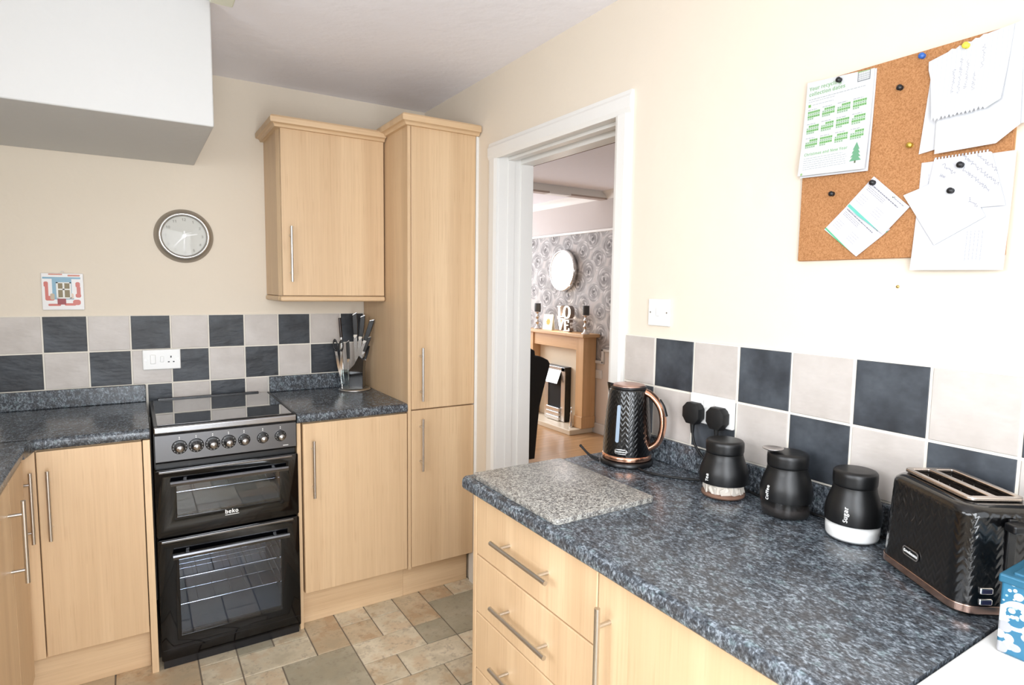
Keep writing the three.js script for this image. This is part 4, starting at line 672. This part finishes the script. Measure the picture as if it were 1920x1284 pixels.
{ // toaster: long side along u
  const t = thing('toaster', 'black textured two-slot toaster with a copper base band', 'toaster');
  const ang = 0.57, u = V(-Math.sin(ang), 0, Math.cos(ang)), v = V(Math.cos(ang), 0, Math.sin(ang)), Lh = 0.1085, Wh = 0.074;
  const ctr = V(-0.138, WT, 2.474).addScaledVector(u, Lh).addScaledVector(v, Wh), M4 = new THREE.Matrix4().makeBasis(v, V(0, 1, 0), u).setPosition(ctr);  // local x = across, z = along
  const H0 = 0.022, H1 = 0.18, rc = 0.032;
  const outline = (s, lh, wh, r) => { // s in 0..1 round a rounded rectangle; gives x, z, arc length
    const a = 2 * (lh - r), b = 2 * (wh - r), q = Math.PI * r / 2, tot = 2 * a + 2 * b + 4 * q; let d = s * tot; const seg = [['l', a], ['c', q], ['l', b], ['c', q], ['l', a], ['c', q], ['l', b], ['c', q]];
    let px = wh, pz = -(lh - r), dir = Math.PI / 2; // start on +x side going +z; heading angle from x axis
    for (const [k, len] of seg) { const w = Math.min(d, len); if (k === 'l') { px += Math.cos(dir) * w; pz += Math.sin(dir) * w; } else { const cx = px - Math.sin(dir) * r, cz = pz + Math.cos(dir) * r, a2 = dir + w / r; px = cx + Math.sin(a2) * r; pz = cz - Math.cos(a2) * r; dir = a2; } d -= w; if (d <= 1e-9) break; }
    return [px, pz, s * tot];
  };
  const NU = 420, NV = 110, g = new THREE.PlaneGeometry(1, 1, NU, NV), p = g.attributes.position;
  for (let i = 0; i < p.count; i++) {
    const s = 0.5 - p.getX(i), q = p.getY(i) + 0.5, h = H0 + q * (H1 - H0), e = sat((h - H0) / 0.006) * sat((H1 - 0.004 - h) / 0.01), round = h > H1 - 0.016 ? 0.016 - Math.sqrt(Math.max(0, 0.016 ** 2 - (h - H1 + 0.016) ** 2)) : 0;
    const taper = 0.006 * q + round, [, , len] = outline(s, Lh, Wh, rc), [a, c] = outline(s, Lh - taper, Wh - taper * 0.9, rc), k = 0.00035 * e * zig(len, h), n = Math.hypot(a / Wh, c / Lh); p.setXYZ(i, a + a / Wh / n * k, h, c + c / Lh / n * k);
  }
  g.computeVertexNormals(); part(t, 'body', g.applyMatrix4(M4), blackGloss, 'glossy black herringbone body');
  const put = (gg) => gg.applyMatrix4(M4);
  const ring = (lh, wh, r) => roundRect(2 * wh, 2 * lh, r);
  const flat = (s, depth, bev = 0) => extr(s, depth, bev).rotateX(Math.PI / 2);  // shape (x, y) -> (x, z), thickness down
  const top = ring(Lh - 0.0215, Wh - 0.0205, 0.026); top.holes.push(roundRect(0.083, 0.154, 0.008, 0, -0.008, THREE.Path)); part(t, 'top_plate', put(flat(top, 0.004).translate(0, H1 + 0.0005, 0)), blackGloss);
  const fr = roundRect(0.092, 0.164, 0.011, 0, -0.008); for (const c of [-0.0215, 0.0215]) fr.holes.push(roundRect(0.034, 0.147, 0.004, c, -0.008, THREE.Path)); part(t, 'slot_frame', put(flat(fr, 0.003, 0.0015).translate(0, H1 + 0.006, 0)), S({ color: new THREE.Color().setRGB(0.66, 0.58, 0.52), metalness: 1, roughness: 0.25 }), 'warm steel frame round the slots');
  const wellM = S({ color: 0x3a332e, metalness: 0.6, roughness: 0.5 });
  part(t, 'slot_well', put(merge([bx(-0.0415, -0.0395, 0.06, H1, -0.084, 0.066), bx(0.0395, 0.0415, 0.06, H1, -0.084, 0.066), bx(-0.003, 0.003, 0.06, H1, -0.084, 0.066), bx(-0.041, 0.041, 0.06, H1, -0.085, -0.083), bx(-0.041, 0.041, 0.06, H1, 0.065, 0.067), bx(-0.041, 0.041, 0.06, 0.064, -0.085, 0.067)])), wellM);
  part(t, 'toast_rack_wires', put(merge([-0.036, -0.007, 0.007, 0.036].flatMap((a) => [0, 1, 2, 3, 4, 5].map((k) => cyl(V(a, 0.07, -0.076 + k * 0.026), V(a, 0.177, -0.08 + k * 0.028), 0.001, 6))))), steel);
  part(t, 'base_band', put(merge([flat(ring(Lh + 0.001, Wh + 0.001, rc), 0.011, 0.001).translate(0, 0.0215, 0)])), S({ color: new THREE.Color().setRGB(0.5, 0.34, 0.28), metalness: 1, roughness: 0.25 }), 'copper base band');
  part(t, 'foot_tray', put(flat(ring(Lh - 0.012, Wh - 0.01, 0.024), 0.0095).translate(0, 0.0098, 0)), blackMatt);
  const pill = roundRect(0.042, 0.0165, 0.007); pill.holes.push(roundRect(0.038, 0.0125, 0.0055, 0, 0, THREE.Path));
  const face = (gg) => put(gg.rotateY(-Math.PI / 2).translate(-Wh - 0.0005, 0.054, -0.012));
  part(t, 'logo_frame', face(extr(pill, 0.0014)), chrome); part(t, 'logo_plate', face(extr(roundRect(0.039, 0.0135, 0.006), 0.0008)), blackMatt); part(t, 'logo', face(text('Goodmans', 0.0052, 0.0013)), printWhite, 'silver lettering');
  // end face towards +z: lever slot, lever and buttons
  part(t, 'lever_slot', put(bx(-0.007, 0.007, 0.06, 0.165, Lh - 0.004, Lh + 0.0012, 0.002)), blackMatt);
  part(t, 'lever', put(bx(-0.016, 0.016, 0.148, 0.162, Lh, Lh + 0.022, 0.004, 2)), blackSatin);
  for (const [a, h] of [[-0.034, 0.048], [-0.034, 0.03], [0.034, 0.048], [0.034, 0.03]]) { const b = part(t, 'button', put(bx(a - 0.0105, a + 0.0105, h - 0.0055, h + 0.0055, Lh - 0.002, Lh + 0.0035, 0.004, 2)), chrome); part(b, 'button_face', put(bx(a - 0.008, a + 0.008, h - 0.0035, h + 0.0035, Lh + 0.003, Lh + 0.004, 0.001)), S({ color: 0x2a2c48, roughness: 0.3 })); }
  part(t, 'foot', put(merge([[-1, -1], [-1, 1], [1, -1], [1, 1]].map(([a, c]) => cyl(V(a * 0.05, 0, c * 0.09), V(a * 0.05, 0.003, c * 0.09), 0.009, 14)))), blackRubber); settle(t);
}
{ // patterned tin
  const t = thing('storage_tin', 'blue-lidded tin with white swirled pattern beside the toaster', 'tin'); const x0 = -0.302, x1 = -0.2, z0 = 2.722, z1 = 2.82, y0 = 0.9092, h = 0.118;
  const pat = canvasTex(512, 512, (c, W, H) => {
    c.fillStyle = '#2f6d8c'; c.fillRect(0, 0, W, H); c.fillStyle = '#d9e6ea'; const blob = (x, y, r) => { c.beginPath(); c.ellipse(x, y, r, r * (0.7 + rnd() * 0.5), rnd() * 3, 0, 7); c.fill(); };
    for (let k = 0; k < 70; k++) { c.fillStyle = ['#e6eff2', '#cfe0e8', '#f1eed6', '#9fc3d3'][k % 4]; blob(rnd() * W, rnd() * H * 0.5, 6 + rnd() * 18); }
    c.lineWidth = 26; c.strokeStyle = '#dfeaee'; for (let k = 0; k < 6; k++) { c.beginPath(); c.arc(rnd() * W, 200 + rnd() * 160, 40 + rnd() * 60, rnd() * 6, rnd() * 6 + 2.5); c.stroke(); } for (let k = 0; k < 8; k++) { c.fillStyle = k % 2 ? '#a9a9ac' : '#eff3f4'; blob(rnd() * 160, 300 + rnd() * 180, 22 + rnd() * 20); }
  });
  const g = bx(x0, x1, y0, y0 + h - 0.008, z0, z1, 0.004, 2), p = g.attributes.position, uv = g.attributes.uv; for (let i = 0; i < p.count; i++) uv.setXY(i, (p.getX(i) - x0 + p.getZ(i) - z0) / 0.12, (p.getY(i) - y0) / 0.11);
  part(t, 'body', g, S({ map: pat, roughness: 0.3 }), 'blue and white swirled sides');
  part(t, 'lid', [bx(x0 - 0.003, x1 + 0.003, y0 + h - 0.014, y0 + h - 0.001, z0 - 0.003, z1 + 0.003, 0.003, 2), bx(x0 + 0.01, x1 - 0.01, y0 + h - 0.003, y0 + h + 0.002, z0 + 0.01, z1 - 0.01, 0.002, 2)], S({ color: 0x2f6884, roughness: 0.3, metalness: 0.2 }), 'plain teal blue lid'); settle(t); }

// ------------------------------------------------------------------ the lounge beyond the doorway
const creamM = S({ color: new THREE.Color().setRGB(0.84, 0.76, 0.68), roughness: 0.85 }), pinkM = S({ color: new THREE.Color().setRGB(0.62, 0.565, 0.54), roughness: 0.85 });
const oakN = fbm(512, 512, 3, 40, 4, 511, 0.6);
const oakFloor = S({ map: dataTex(512, 512, (i) => { const pl = Math.floor((i / 512) / 64), e = (Math.floor(i / 512) % 64) < 1 ? 0.7 : 1, t = sat((oakN[i] - 0.25) * 1.8); return mixc([176, 134, 92], [206, 166, 122], t * 0.8 + 0.05 * (pl % 3)).map((q) => q * e); }, 1.2, 1.0), roughness: 0.3 });
struct('floor_lounge', bx(0.17, LX + 0.15, -0.1, 0, FARZ - 0.15, NEARZ + 0.15), oakFloor);
const paperTex = canvasTex(1024, 1024, (c, W, H) => {
  c.fillStyle = '#c2bcb9'; c.fillRect(0, 0, W, H);
  const rose = (x, y, R) => { // layered petals, the darkest at the heart
    for (let L = 0; L < 6; L++) {
      const q = 1 - L / 6.4, n = [7, 7, 6, 5, 4, 3][L], rr = R * q, a0 = L * 0.9 + x;
      for (let k = 0; k < n; k++) {
        const a = a0 + k * 2 * Math.PI / n, px = x + Math.cos(a) * rr * 0.42, py = y + Math.sin(a) * rr * 0.42, w = rr * (0.56 + 0.12 * Math.sin(k * 2.3 + L)), hh = rr * 0.46;
        const g = c.createRadialGradient(x, y, rr * 0.12, px, py, w * 1.05), d = 128 - L * 9 + 16 * Math.sin(k * 1.9 + L), l = 202 - L * 6 + 14 * Math.sin(k * 2.7 + L * 1.3);
        g.addColorStop(0, `rgb(${d},${d - 4},${d - 4})`); g.addColorStop(0.7, `rgb(${(d + l) / 2},${(d + l) / 2 - 3},${(d + l) / 2 - 4})`); g.addColorStop(1, `rgb(${l + 8},${l + 5},${l + 4})`);
        c.fillStyle = g; c.beginPath(); c.ellipse(px, py, w, hh, a + Math.PI / 2 + 0.35 * Math.sin(k + L), 0, 7); c.fill();
        c.strokeStyle = 'rgba(110,102,102,0.35)'; c.lineWidth = R * 0.012; c.stroke();
      }
    }
    c.fillStyle = 'rgb(92,86,86)'; c.beginPath(); c.ellipse(x, y, R * 0.07, R * 0.045, 0.6, 0, 7); c.fill();
  };
  const spots = []; for (let k = 0; k < 26; k++) spots.push([((k * 0.618) % 1) * W, ((k + 0.5) / 26) * H, 100 + rnd() * 62]);
  for (const [x, y, R] of spots) for (const dx of [-W, 0, W]) for (const dy of [-H, 0, H]) if (x + dx > -R && x + dx < W + R && y + dy > -R && y + dy < H + R) { const keep = rs; rose(x + dx, y + dy, R); rs = keep; }
});
paperTex.repeat.set(1 / 1.05, 1 / 1.05);
{ const w = struct('wall_lounge_right', bx(LX, LX + 0.15, -0.1, CEIL + 0.1, FARZ - 0.15, NEARZ + 0.15), creamM);
  const roses = S({ map: paperTex, roughness: 0.7 });
  part(w, 'wallpaper', [bx(LX - 0.003, LX, 0.84, 1.98, FARZ, NEARZ), bx(LX - 0.003, LX, 0.72, 0.84, FARZ, -1.41)], roses, 'grey rose patterned wallpaper');
  part(w, 'upper_paint', bx(LX - 0.003, LX, 1.98, CEIL, FARZ, NEARZ), pinkM);
  part(w, 'picture_rail', bx(LX - 0.022, LX, 1.975, 2.0, FARZ, NEARZ, 0.006, 2), gloss);
  part(w, 'dado_rail', [bx(LX - 0.02, LX, 0.695, 0.725, FARZ, -1.385, 0.005, 2), bx(LX - 0.02, LX, 0.7, 0.845, -1.415, -1.385, 0.005, 2), bx(LX - 0.02, LX, 0.82, 0.845, -1.415, NEARZ, 0.005, 2)], gloss);
  part(w, 'coving', [sweep([[0, 0], [0.07, 0], [0.055, -0.014], [0.03, -0.03], [0.014, -0.055], [0, -0.07]].map(([a, b]) => [a, b]), 'x', 0, 1)].map((g) => g.applyMatrix4(new THREE.Matrix4().set(0, 0, -1, LX, 0, 1, 0, CEIL, NEARZ - FARZ, 0, 0, FARZ, 0, 0, 0, 1))), gloss); }
struct('baseboard_lounge', bx(LX - 0.018, LX, 0, 0.1, FARZ, NEARZ, 0.004), gloss);
struct('wall_lounge_back', [bx(0, 0.55, -0.1, CEIL + 0.1, FARZ - 0.15, FARZ), bx(2.05, LX, -0.1, CEIL + 0.1, FARZ - 0.15, FARZ), bx(0.55, 2.05, -0.1, 0.85, FARZ - 0.15, FARZ), bx(0.55, 2.05, 2.12, CEIL + 0.1, FARZ - 0.15, FARZ), bx(0, 0.16, -0.1, CEIL + 0.1, FARZ, -0.15)], creamM);
struct('wall_lounge_front', [bx(0.16, 0.5, -0.1, CEIL + 0.1, NEARZ, NEARZ + 0.15), bx(2.2, LX, -0.1, CEIL + 0.1, NEARZ, NEARZ + 0.15), bx(0.5, 2.2, -0.1, 0.85, NEARZ, NEARZ + 0.15), bx(0.5, 2.2, 2.12, CEIL + 0.1, NEARZ, NEARZ + 0.15)], creamM);
for (const [n, x0, x1, z] of [['window_2', 0.55, 2.05, FARZ - 0.06], ['window_3', 0.5, 2.2, NEARZ + 0.06]]) { const w = structGroup(n); part(w, 'window_frame', [bx(x0, x0 + 0.05, 0.85, 2.12, z - 0.03, z + 0.03), bx(x1 - 0.05, x1, 0.85, 2.12, z - 0.03, z + 0.03), bx(x0, x1, 0.85, 0.9, z - 0.03, z + 0.03), bx(x0, x1, 2.07, 2.12, z - 0.03, z + 0.03), bx((x0 + x1) / 2 - 0.03, (x0 + x1) / 2 + 0.03, 0.85, 2.12, z - 0.03, z + 0.03)], gloss); part(w, 'pane', bx(x0 + 0.04, x1 - 0.04, 0.89, 2.08, z - 0.002, z + 0.002), glassClear); }
{ const b = structGroup('trim_2'); part(b, 'beam', bx(0.16, LX - 0.003, 2.286, CEIL, -1.53, -1.41), gloss, 'shallow white ceiling beam'); part(b, 'track', bx(0.16, LX - 0.003, 2.27, 2.286, -1.5, -1.412), S({ color: new THREE.Color().setRGB(0.5, 0.42, 0.37), metalness: 0.3, roughness: 0.4 }), 'brownish track below the beam');
  part(b, 'track_cover', bx(1.83, 2.07, 2.268, 2.287, -1.502, -1.4095, 0.002), whitePlastic, 'white cover on the track'); }
const oak = S({ map: woodTex, color: 0xfff0de, roughness: 0.4 });
{ const t = thing('fire_surround', 'light oak fire surround with mantel shelf in the lounge', 'fireplace'); const f = 2.33, z0 = -2.49, z1 = -1.5;
  part(t, 'mantel_shelf', wbh(2.285, 2.496, 0.952, 0.985, z0 - 0.03, z1 + 0.045, 0.005), oak);
  part(t, 'frieze', wbh(f + 0.014, 2.49, 0.822, 0.952, z0 + 0.1, z1 - 0.1), oak);
  part(t, 'leg', wbx(f, 2.49, 0.052, 0.952, z1 - 0.115, z1, 0.004), oak); part(t, 'leg', wbx(f, 2.49, 0.052, 0.952, z0, z0 + 0.115, 0.004), oak);
  part(t, 'leg_block', wbx(f - 0.012, 2.49, 0.052, 0.17, z1 - 0.12, z1 + 0.008, 0.004), oak); part(t, 'leg_block', wbx(f - 0.012, 2.49, 0.052, 0.17, z0 - 0.008, z0 + 0.12, 0.004), oak);
  const stoneC2 = S({ color: 0xe6d8c0, roughness: 0.35 });
  part(t, 'back_panel', bx(2.43, 2.49, 0.052, 0.825, z0 + 0.1, z1 - 0.1), stoneC2, 'cream panel'); settle(t); solo('hearth', bx(2.19, 2.48, 0.0, 0.05, -2.58, -1.51, 0.006, 2), stoneC2, 'low cream hearth slab on the lounge floor under the fire', 'hearth'); }
{ const t = thing('electric_fire', 'chrome and black fire set in the cream fireplace panel', 'fire'); const x = 2.362;
  const frame = S({ color: new THREE.Color().setRGB(0.8, 0.8, 0.8), metalness: 1, roughness: 0.28 });
  part(t, 'fire_box', bx(x, 2.429, 0.0525, 0.62, -2.172, -1.814, 0.002), blackSatin);
  part(t, 'chrome_frame', [bx(x - 0.012, x, 0.055, 0.615, -1.88, -1.82, 0.003), bx(x - 0.012, x, 0.055, 0.615, -2.166, -2.106, 0.003), bx(x - 0.012, x, 0.575, 0.615, -2.166, -1.82, 0.003)], frame);
  const hs = new THREE.Shape([[-2.106, 0.45], [-2.106, 0.585], [-1.88, 0.585], [-1.88, 0.45]].map((p) => new THREE.Vector2(p[0], p[1]))); const hg = new THREE.ExtrudeGeometry(hs, { depth: 0.004, bevelEnabled: false }), hp = hg.attributes.position; for (let i = 0; i < hp.count; i++) { const z = hp.getX(i), y = hp.getY(i), d = hp.getZ(i); hp.setXYZ(i, x - 0.006 - d - (0.585 - y) * 0.42, y, z); } flip(hg);
  part(t, 'hood', hg, frame); part(t, 'fire_opening', bx(x - 0.003, x - 0.0005, 0.06, 0.575, -2.106, -1.88), S({ color: 0x0b0a09, roughness: 0.7 }));
  for (let k = 0; k < 3; k++) part(t, 'grille_bar', bx(x - 0.035, x - 0.004, 0.056 + k * 0.046, 0.098 + k * 0.046, -2.104, -1.882, 0.006, 2), frame); settle(t); }
{ const t = thing('round_mirror', 'round chrome-framed mirror on the rose wallpaper above the mantel', 'mirror'); const o = (g) => g.rotateZ(Math.PI / 2).translate(LX - 0.003, 1.61, -2.035);
  part(t, 'frame', o(lathe([[0.15, 0.02], [0.19, 0.05], [0.2, 0.06], [0.212, 0.058], [0.218, 0.045], [0.216, 0], [0.15, 0]].reverse(), 64)), chrome); part(t, 'mirror_glass', o(lathe([[0, 0.047], [0.19, 0.051]].reverse(), 64)), S({ color: new THREE.Color().setRGB(0.92, 0.92, 0.92), metalness: 1, roughness: 0.12 })); settle(t); }
function candlestick(z, label) { const t = thing('candlestick', label, 'candlestick', 'candlesticks on the mantel'), x = 2.36, y = 0.985;
  part(t, 'stand', lathe([[0, 0.185], [0.034, 0.185], [0.034, 0.18], [0.012, 0.172], [0.009, 0.155], [0.02, 0.14], [0.022, 0.128], [0.012, 0.112], [0.01, 0.095], [0.021, 0.08], [0.023, 0.07], [0.012, 0.052], [0.012, 0.035], [0.03, 0.014], [0.04, 0.006], [0.04, 0], [0, 0]].reverse(), 28, x, y, z), S({ color: new THREE.Color().setRGB(0.75, 0.7, 0.66), metalness: 1, roughness: 0.18 }));
  settle(t);
  solo('pillar_candle', lathe([[0, 0.09], [0.031, 0.09], [0.034, 0.087], [0.034, 0], [0, 0]].reverse(), 28, x, y + 0.1855, z), S({ color: 0x4a4b4c, roughness: 0.6 }), 'dark grey candle on the ' + label.split(' ')[0] + ' silver candlestick', 'candle', 'candles on the mantel'); }
candlestick(-2.34, 'left silver candlestick, next to the greeting card'); candlestick(-1.515, 'right silver candlestick, at the open end of the mantel');
{ const cardM = canvasTex(128, 128, (c) => { c.fillStyle = '#dfe2d2'; c.fillRect(0, 0, 128, 128); c.fillStyle = '#d9a832'; for (let k = 0; k < 8; k++) { c.beginPath(); c.ellipse(70 + 14 * Math.cos(k * 0.785), 62 + 14 * Math.sin(k * 0.785), 13, 8, k * 0.785, 0, 7); c.fill(); } });
  const t = thing('greeting_card', 'pale card with a yellow flower standing on the mantel', 'card');
  const leaf = (tilt, m) => { const g = new THREE.BoxGeometry(0.002, 0.165, 0.17); g.translate(0, 0.0825, 0).rotateZ(tilt); return [g.translate(2.37 + (tilt > 0 ? 0 : 0), 0.9855, -2.14), m]; };
  const uvg = new THREE.BoxGeometry(0.002, 0.165, 0.17).translate(0, 0.0825, 0).rotateZ(-0.12).translate(2.35, 0.9858, -2.145); part(t, 'front_leaf', uvg, S({ map: cardM, roughness: 0.6 })); part(t, 'back_leaf', new THREE.BoxGeometry(0.002, 0.165, 0.17).translate(0, 0.0825, 0).rotateZ(0.12).translate(2.39, 0.9858, -2.145), S({ color: 0xdcdcd0, roughness: 0.7 })); settle(t); }
{ // light-up word sign: two letters above two
  const t = thing('light_up_sign', 'light-up letter sign spelling LOVE, standing on the mantel', 'sign'); const x = 2.36;
  const lit = S({ color: 0xfff6ea, emissive: 0xfff0de, emissiveIntensity: 2.2, roughness: 0.5 }), sideM = S({ color: 0x8d827c, roughness: 0.6 });
  const put = (ch, z, y, s, rot) => { const mk = (d, grow) => { const g = text(ch, s, d, fontS); g.scale(grow, grow, 1).rotateZ(rot).rotateY(-Math.PI / 2); return g; }; const L = part(t, 'letter', mk(0.006, 1).translate(x - 0.001, y, z), lit, 'glowing letter ' + ch); part(L, 'letter_back', mk(0.05, 1.04).translate(x + 0.05, y, z), sideM); };
  put('L', -1.925, 1.19, 0.115, 0.06); put('O', -1.815, 1.185, 0.125, -0.05); put('V', -1.915, 1.06, 0.12, -0.08); put('E', -1.82, 1.05, 0.115, 0.06);
  part(t, 'sign_foot', bx(x, x + 0.05, 0.9855, 0.996, -1.95, -1.79), sideM);
  settle(t);
  const l = new THREE.PointLight(0xffe8cf, 0.25, 3); l.position.set(2.3, 1.13, -1.87); l.castShadow = true; l.name = 'sign_light'; scene.add(l); }
{ const t = thing('fireside_ornament', 'small slim chrome ornament standing on the hearth', 'ornament'); part(t, 'stem', lathe([[0, 0.2], [0.007, 0.195], [0.009, 0.185], [0.005, 0.175], [0.009, 0.16], [0.014, 0.14], [0.012, 0.12], [0.016, 0.06], [0.022, 0.01], [0.024, 0], [0, 0]].reverse(), 24, 2.3, 0.05, -1.63), chrome); settle(t); }
solo('wall_socket', [bx(LX - 0.012, LX, 0.548, 0.632, -1.5, -1.412, 0.003, 2), bx(LX - 0.016, LX - 0.012, 0.6, 0.618, -1.462, -1.452, 0.001)], whitePlastic, 'small white socket low on the lounge wall beside the surround', 'socket');
{ // black high-backed chair, seen from behind
  const t = thing('wing_chair', 'black upholstered high-backed chair in front of the fireplace', 'chair'); const fab = S({ color: 0x1a1a1a, roughness: 0.85 }), xc = 1.12, zb = -0.9;
  const half = [[0, 0.935], [0.188, 0.933], [0.22, 0.916], [0.226, 0.88], [0.235, 0.866], [0.272, 0.866], [0.31, 0.854], [0.358, 0.831], [0.37, 0.812], [0.364, 0.77], [0.329, 0.662], [0.302, 0.57], [0.276, 0.47], [0.263, 0.338], [0.238, 0.053], [0, 0.053]];
  const s = new THREE.Shape([...half.map(([a, b]) => new THREE.Vector2(xc + a, b)), ...half.slice(1, -1).reverse().map(([a, b]) => new THREE.Vector2(xc - a, b))].reverse());
  part(t, 'backrest', toCreasedNormals(extr(s, 0.07, 0.015).translate(0, 0, zb - 0.085), 0.8), fab);
  part(t, 'seat', bx(xc - 0.25, xc + 0.25, 0.28, 0.46, zb - 0.6, zb - 0.09, 0.04, 3), fab);
  for (const sg of [-1, 1]) part(t, 'wing', bx(xc + sg * 0.26 - 0.04, xc + sg * 0.26 + 0.04, 0.4, 0.82, zb - 0.25, zb - 0.09, 0.03, 3), fab);
  const lm = S({ color: 0x1a1614, roughness: 0.4 }); for (const [a, b] of [[-0.2, -0.05], [0.2, -0.05], [-0.2, -0.55], [0.2, -0.55]]) part(t, 'leg', cyl(V(xc + a, 0, zb + b), V(xc + a, 0.29, zb + b), 0.018, 12, 0.026), lm); settle(t); }

renderer.render(scene, camera);
